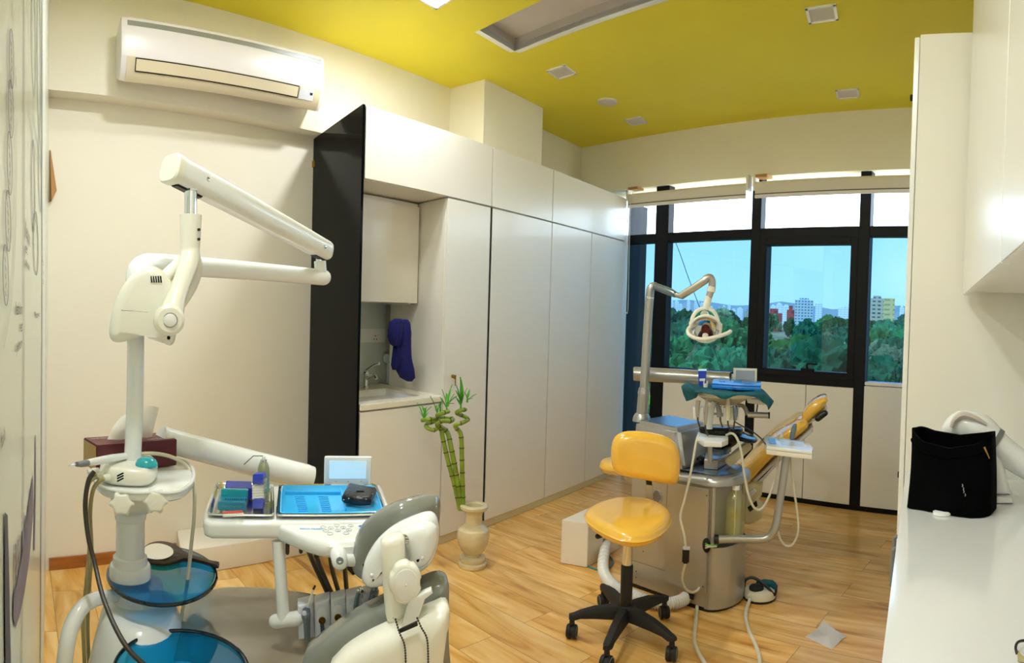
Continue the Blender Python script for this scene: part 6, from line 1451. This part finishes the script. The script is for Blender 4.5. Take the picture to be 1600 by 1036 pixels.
for u, v0, v1 in ((22, 850, 930), (26, 843, 905), (30, 836, 880), (34, 830, 868), (38, 805, 840), (43, 790, 815), (47, 765, 790)): stroke(b, [(u, v0), (u - .8, v1)], 1.3)
obj('comb_teeth', b, 'inkp', wg, flat=True)
b = B(); b.face([MPt(u, v) for u, v in ((5, 800), (9.5, 805), (12, 900), (15, 1045), (6, 1045), (5, 930))]); obj('stem_print', b, 'ink', wg, flat=True)
b = B(); b.face([MPt(u, v) for u, v in ((54.2, 680), (55.2, 680), (55.5, 760), (53.5, 860), (51.5, 860), (53.5, 760))]); obj('stem_print', b, 'inkp', wg, flat=True)
# ================================================================== OUTSIDE
GZ = -11.0
def gz(r): return GZ + max(0, min(1, (r - 60) / 420)) * 9.0
M['ground'] = mat('dry_ground', '#a8966c', .95, var=.35, scale=.03)
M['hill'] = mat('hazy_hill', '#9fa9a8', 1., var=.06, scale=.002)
def leafmat(nm, cl):
    m = mat('foliage_' + nm, cl, .9, var=.55, scale=5); n, l = m.node_tree.nodes, m.node_tree.links; b = n['Principled BSDF']
    src = b.inputs['Base Color'].links[0].from_socket
    oi = n.new('ShaderNodeObjectInfo'); hs = n.new('ShaderNodeHueSaturation'); mr = n.new('ShaderNodeMapRange'); mr.inputs['To Min'].default_value = .65; mr.inputs['To Max'].default_value = 1.35
    mh = n.new('ShaderNodeMapRange'); mh.inputs['To Min'].default_value = .47; mh.inputs['To Max'].default_value = .54
    l.new(oi.outputs['Random'], mr.inputs['Value']); l.new(mr.outputs[0], hs.inputs['Value']); l.new(oi.outputs['Random'], mh.inputs['Value']); l.new(mh.outputs[0], hs.inputs['Hue'])
    l.new(src, hs.inputs['Color']); l.new(hs.outputs[0], b.inputs['Base Color']); return m
for nm, cl in (('tree_d', '#1d5a33'), ('tree_m', '#347a3a'), ('tree_l', '#7bb030'), ('tree_b', '#77835c')): M[nm] = leafmat(nm, cl)
M['trunk'] = mat('tree_trunk', '#5a4632', .9, var=.2)
def bmat(name, wall, win, sx_, sz_):
    m, n, l = newmat(name); b = n['Principled BSDF']; b.inputs['Roughness'].default_value = .7
    tc = n.new('ShaderNodeTexCoord'); sp = n.new('ShaderNodeSeparateXYZ'); l.new(tc.outputs['Object'], sp.inputs[0])
    ad = n.new('ShaderNodeMath'); ad.operation = 'ADD'; l.new(sp.outputs['X'], ad.inputs[0]); l.new(sp.outputs['Y'], ad.inputs[1])
    cb = n.new('ShaderNodeCombineXYZ'); l.new(ad.outputs[0], cb.inputs[0]); l.new(sp.outputs['Z'], cb.inputs[1])
    br = n.new('ShaderNodeTexBrick'); br.offset = 0; l.new(cb.outputs[0], br.inputs['Vector']); br.inputs['Scale'].default_value = 1
    br.inputs['Brick Width'].default_value = sx_; br.inputs['Row Height'].default_value = sz_; br.inputs['Mortar Size'].default_value = sz_ * .32
    br.inputs['Color1'].default_value = lin(win); br.inputs['Color2'].default_value = lin(win); br.inputs['Mortar'].default_value = lin(wall)
    l.new(br.outputs['Color'], b.inputs['Base Color']); return m
M['bw'] = bmat('white_tower_facade', '#fbfbfa', '#c3d0d9', 7, 5); M['bb'] = bmat('blue_grey_facade', '#cfd6da', '#58707f', 5, 4)
M['by'] = bmat('yellow_tower_facade', '#e6cf8f', '#b9a368', 9, 5); M['bg'] = bmat('grey_tower_facade', '#c6bfae', '#4c555c', 6, 4.2); M['br_'] = bmat('red_building_facade', '#c44a4a', '#7c3a3e', 7, 5)
# ground as a fan that rises away from the building
b = B(); rad = [8, 30, 60, 120, 200, 300, 400, 480, 1200, 3000, 7000]; az = [math.radians(a) for a in range(-75, 41, 5)]
vs = [[b.vv.new(V((r * math.sin(a), r * math.cos(a), gz(r)))) for a in az] for r in rad]
for i in range(len(rad) - 1):
    for j in range(len(az) - 1): b._f((vs[i][j], vs[i][j + 1], vs[i + 1][j + 1], vs[i + 1][j]))
obj('ground', b, 'ground', kind='structure')
# hills
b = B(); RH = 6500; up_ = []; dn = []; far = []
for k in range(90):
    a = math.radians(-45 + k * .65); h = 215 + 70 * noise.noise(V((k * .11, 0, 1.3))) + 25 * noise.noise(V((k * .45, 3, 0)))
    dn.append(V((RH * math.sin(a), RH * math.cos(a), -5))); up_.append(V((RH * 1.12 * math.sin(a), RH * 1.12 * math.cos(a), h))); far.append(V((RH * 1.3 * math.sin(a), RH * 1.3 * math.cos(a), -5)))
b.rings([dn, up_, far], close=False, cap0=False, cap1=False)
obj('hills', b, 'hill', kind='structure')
# trees: a few crown shapes, many individuals
def crown(seed, m, dens=9):
    rnd = random.Random(seed); b = B()
    for k in range(dens):
        bm = bmesh.new(); bmesh.ops.create_icosphere(bm, subdivisions=4, radius=1)
        rr = rnd.uniform(.28, .5); a = rnd.uniform(0, 6.28); q = rnd.uniform(0, .55); c_ = V((q * math.cos(a), q * math.sin(a), rnd.uniform(.30, .80)))
        if k == 0: rr, c_ = .55, V((0, 0, .55))
        for v in bm.verts:
            p = v.co * 1.; d = 1 + .35 * noise.noise(p * 2.3 + V((seed, k, 0))) + .28 * noise.noise(p * 6 + V((k, seed, 0))) + .22 * noise.noise(p * 15 + V((k, seed, 5)))
            v.co = c_ + V((p.x * rr * d, p.y * rr * d, p.z * rr * .72 * d))
        b.join(bm)
    bm = b.bm; me = bpy.data.meshes.new('crown'); bm.to_mesh(me); bm.free(); me.materials.append(M[m]); return me
b = B().tube([V((0, 0, -.02)), V((.02, 0, .25)), V((0, .03, .55))], [.05, .04, .02], 7); trunk_me = bpy.data.meshes.new('trunk'); b.bm.to_mesh(trunk_me); trunk_me.materials.append(M['trunk'])
KINDS = [('tree_d', 'dark green tree in the woodland seen through the window'), ('tree_m', 'mid green tree in the woodland seen through the window'), ('tree_l', 'bright yellow green tree below the window'), ('tree_b', 'dry greyish tree at the field edge seen through the window')]
CR = {k: [crown(i * 3 + j, k) for j in range(2)] for i, (k, _) in enumerate(KINDS)}
def tree(u, r, h, w, kind, rnd):
    q = D(u, 500, r); z = gz(r)
    e = bpy.data.objects.new('tree', None); COL.objects.link(e); e.location = (q.x, q.y, z); e.rotation_euler.z = rnd.uniform(0, 6.28); e.scale = (w, w, h)
    tag(e, KINDS[kind][1], 'tree', KINDS[kind][1].split(' tree')[0] + ' trees outside')
    o = bpy.data.objects.new('crown', CR[KINDS[kind][0]][rnd.randrange(2)]); COL.objects.link(o); o.parent = e
    o = bpy.data.objects.new('trunk', trunk_me); COL.objects.link(o); o.parent = e
rnd = random.Random(11)
n = 0
for r0, r1, cnt, h0, h1 in ((34, 55, 30, 5, 8), (55, 90, 42, 6, 10), (90, 150, 56, 7, 12), (150, 260, 72, 8, 14), (260, 420, 84, 9, 15)):
    for k in range(cnt):
        u = 960 + (1560 - 960) * ((k + rnd.random()) / cnt); r = rnd.uniform(r0, r1)
        z = gz(r); vb_ = 508 - (z + 3 - CZ) * F / r
        h = rnd.uniform(h0, h1)
        cap = None
        if 1190 < u < 1252 and r < 330: cap = 54
        elif 1142 < u < 1182 and r < 300: cap = 46
        elif 1322 < u < 1346 and r < 260: cap = 24
        if cap:
            h = min(h, CZ - z - r * cap / F)
            if h < 2.2: continue
        if r > 70: h = min(h, CZ - z + r * rnd.uniform(0, 17) / F)
        kd = 2 if r < 60 and rnd.random() < .6 else (0 if rnd.random() < .55 else (1 if rnd.random() < .7 else 3))
        tree(u, r, h, h * rnd.uniform(.45, .65), kd, rnd)
tree(1270, 70, 8.2, 5.2, 0, rnd); tree(1262, 95, 10, 6.5, 1, rnd); tree(1297, 75, 8, 4.5, 0, rnd)
# buildings
def building(u0, u1, vt, r, m, label, name='apartment_tower', grp='city buildings on the horizon', dep=25, roof=True, zb=None):
    a, c_ = D(u0, 500, r), D(u1, 500, r); zb = gz(r) - 2 if zb is None else zb
    zt = D((u0 + u1) / 2, vt, r).z; mid = (a + c_) / 2; e = (c_ - a); e.z = 0; w = e.length; e.normalize(); f = fwd((u0 + u1) / 2)
    base = V((mid.x, mid.y, zb)) + f * dep / 2
    t = thing(name, label, 'building', base, grp)
    obj('walls', B().obox(base + UP * ((zt - zb) / 2), e, f, UP, w / 2, dep / 2, (zt - zb) / 2), m, t, flat=True)
    if roof: obj('roof_block', B().obox(base + UP * (zt - zb + 1.5), e, f, UP, w / 4, dep / 4, 1.5), m, t, flat=True)
    return t
X = [(1037, 1046, 476, 'bb'), (1046, 1052, 472, 'bw'), (1053, 1060, 471, 'bw'), (1060, 1066, 476, 'bw'), (1066, 1072, 475, 'bb'), (1072, 1078, 471, 'bw'), (1079, 1084, 474, 'bb'), (1084, 1092, 469, 'bw'), (1093, 1099, 474, 'bw'), (1100, 1113, 478, 'bw'), (1120, 1126, 480, 'bb'), (1128, 1133, 479, 'bw'), (1136, 1141, 477, 'bw'), (1142, 1150, 484, 'bw'), (1151, 1160, 482, 'bw'), (1163, 1170, 486, 'bg')]
LB = ['blue grey block left of the white tower cluster', 'slim white tower second in the hazy cluster', 'white tower third in the hazy cluster', 'white tower fourth in the hazy cluster', 'bluish tower fifth in the hazy cluster', 'tall white tower sixth in the hazy cluster', 'bluish tower just left of the widest white tower', 'widest white tower behind the lamp arm', 'white tower right of the widest white tower', 'low white block behind the lamp head', 'bluish tower right of the lamp head', 'small white tower right of the lamp head', 'slender white tower with raised top right of the lamp', 'low white block near the window mullion', 'white block second from the window mullion', 'beige block next to the window mullion']
for i, (u0, u1, vt, m) in enumerate(X): building(u0, u1, vt, 1500 + 40 * (i % 5), m, LB[i])
Y = [(1203, 1212, 478, 'bw', 'white stepped building left in the opening window'), (1212, 1222, 475, 'bw', 'white domed block in the opening window'), (1222, 1233, 478, 'bw', 'low white block left of the concrete tower'), (1273, 1284, 474, 'bw', 'white tower right of the unfinished concrete tower'), (1309, 1318, 481, 'bw', 'small white block right in the opening window'), (1318, 1330, 479, 'bw', 'wide white block near the right sash rail'), (1405, 1412, 480, 'bw', 'white tower right of the yellow tower'), (1412, 1420, 484, 'bb', 'bluish block at the right window edge')]
for u0, u1, vt, m, lb in Y: building(u0, u1, vt, 1450, m, lb)
building(993, 1011, 463, 600, 'bb', 'dark banded office block in the narrow left pane', 'office_block')
building(1241, 1270, 469, 900, 'bb', 'unfinished concrete tower with open floors in the opening window', 'concrete_tower')
building(1196, 1222, 489, 420, 'br_', 'long red building half hidden by trees', 'red_building', dep=30, zb=gz(420)); building(1229, 1241, 484, 480, 'br_', 'small red roofed house above the trees', 'red_building', dep=15, zb=gz(480))
t = building(1357, 1382, 466, 700, 'bg', 'tall grey and yellow apartment tower in the right pane', 'apartment_tower', zb=gz(700))
a, c_ = D(1380, 500, 690), D(1397, 500, 690); zt = D(1388, 470, 690).z; mid = (a + c_) / 2
obj('yellow_wing', B().obox(V((mid.x, mid.y, zt / 2 - 2)), rgt(1388), fwd(1388), UP, (c_ - a).length / 2, 14, zt / 2 + 4), 'by', t, flat=True)
# overhead cable
tag(obj('overhead_cable', B().tube([D(1050, 365, 7.2), D(1062, 395, 7.0), D(1076, 435, 6.9), D(1090, 472, 6.85), D(1108, 520, 6.8), D(1125, 575, 6.8)], .004, 6, sm=4), 'dark'), 'thin dark cable hanging outside the left window pane', 'cable')
# ================================================================== LIGHT AND CAMERA
W = bpy.data.worlds.new('World'); SC.world = W; W.use_nodes = True
n, l = W.node_tree.nodes, W.node_tree.links
bg = n['Background']; tc = n.new('ShaderNodeTexCoord'); sp = n.new('ShaderNodeSeparateXYZ'); l.new(tc.outputs['Generated'], sp.inputs[0])
rp = n.new('ShaderNodeValToRGB'); e = rp.color_ramp.elements
e[0].position = .0; e[0].color = (.74, .82, .86, 1); e[1].position = .55; e[1].color = (.16, .34, .78, 1)
x = e.new(.06); x.color = (.70, .85, .95, 1); x = e.new(.20); x.color = (.55, .76, .98, 1)
l.new(sp.outputs['Z'], rp.inputs[0])
nz = n.new('ShaderNodeTexNoise'); nz.inputs['Scale'].default_value = 5; nz.inputs['Detail'].default_value = 5; l.new(tc.outputs['Generated'], nz.inputs['Vector'])
cr_ = n.new('ShaderNodeValToRGB'); cr_.color_ramp.elements[0].position = .55; cr_.color_ramp.elements[1].position = .8; l.new(nz.outputs['Fac'], cr_.inputs[0])
mx = n.new('ShaderNodeMix'); mx.data_type = 'RGBA'; l.new(cr_.outputs[0], mx.inputs['Factor']); l.new(rp.outputs[0], mx.inputs['A']); mx.inputs['B'].default_value = (.95, .95, .95, 1)
l.new(mx.outputs['Result'], bg.inputs['Color']); bg.inputs['Strength'].default_value = SKY
sn = bpy.data.lights.new('sun', 'SUN'); sn.energy = SUN; sn.angle = math.radians(1); sn.color = (1, .95, .86)
so = bpy.data.objects.new('sun', sn); COL.objects.link(so); so.rotation_euler = V((-.45, -.75, .95)).to_track_quat('Z', 'Y').to_euler()
cam = bpy.data.cameras.new('camera'); co = bpy.data.objects.new('camera', cam); COL.objects.link(co)
r, f, u = RM[0], RM[1], RM[2]
co.matrix_world = Matrix(((r[0], u[0], -f[0], 0), (r[1], u[1], -f[1], 0), (r[2], u[2], -f[2], CZ), (0, 0, 0, 1)))
cam.type = 'PANO'; cam.panorama_type = 'CENTRAL_CYLINDRICAL'
cam.central_cylindrical_range_u_min = -800 / F; cam.central_cylindrical_range_u_max = 800 / F
cam.central_cylindrical_range_v_min = -518 / F; cam.central_cylindrical_range_v_max = 518 / F
cam.central_cylindrical_radius = 1
cam.clip_start = .02; cam.clip_end = 30000
SC.camera = co
SC.cycles.diffuse_bounces = 6; SC.cycles.transparent_max_bounces = 24
vs_ = SC.view_settings; vs_.view_transform = 'Standard'; vs_.look = 'None'; vs_.exposure = EXPO; vs_.gamma = 1; vs_.use_curve_mapping = False
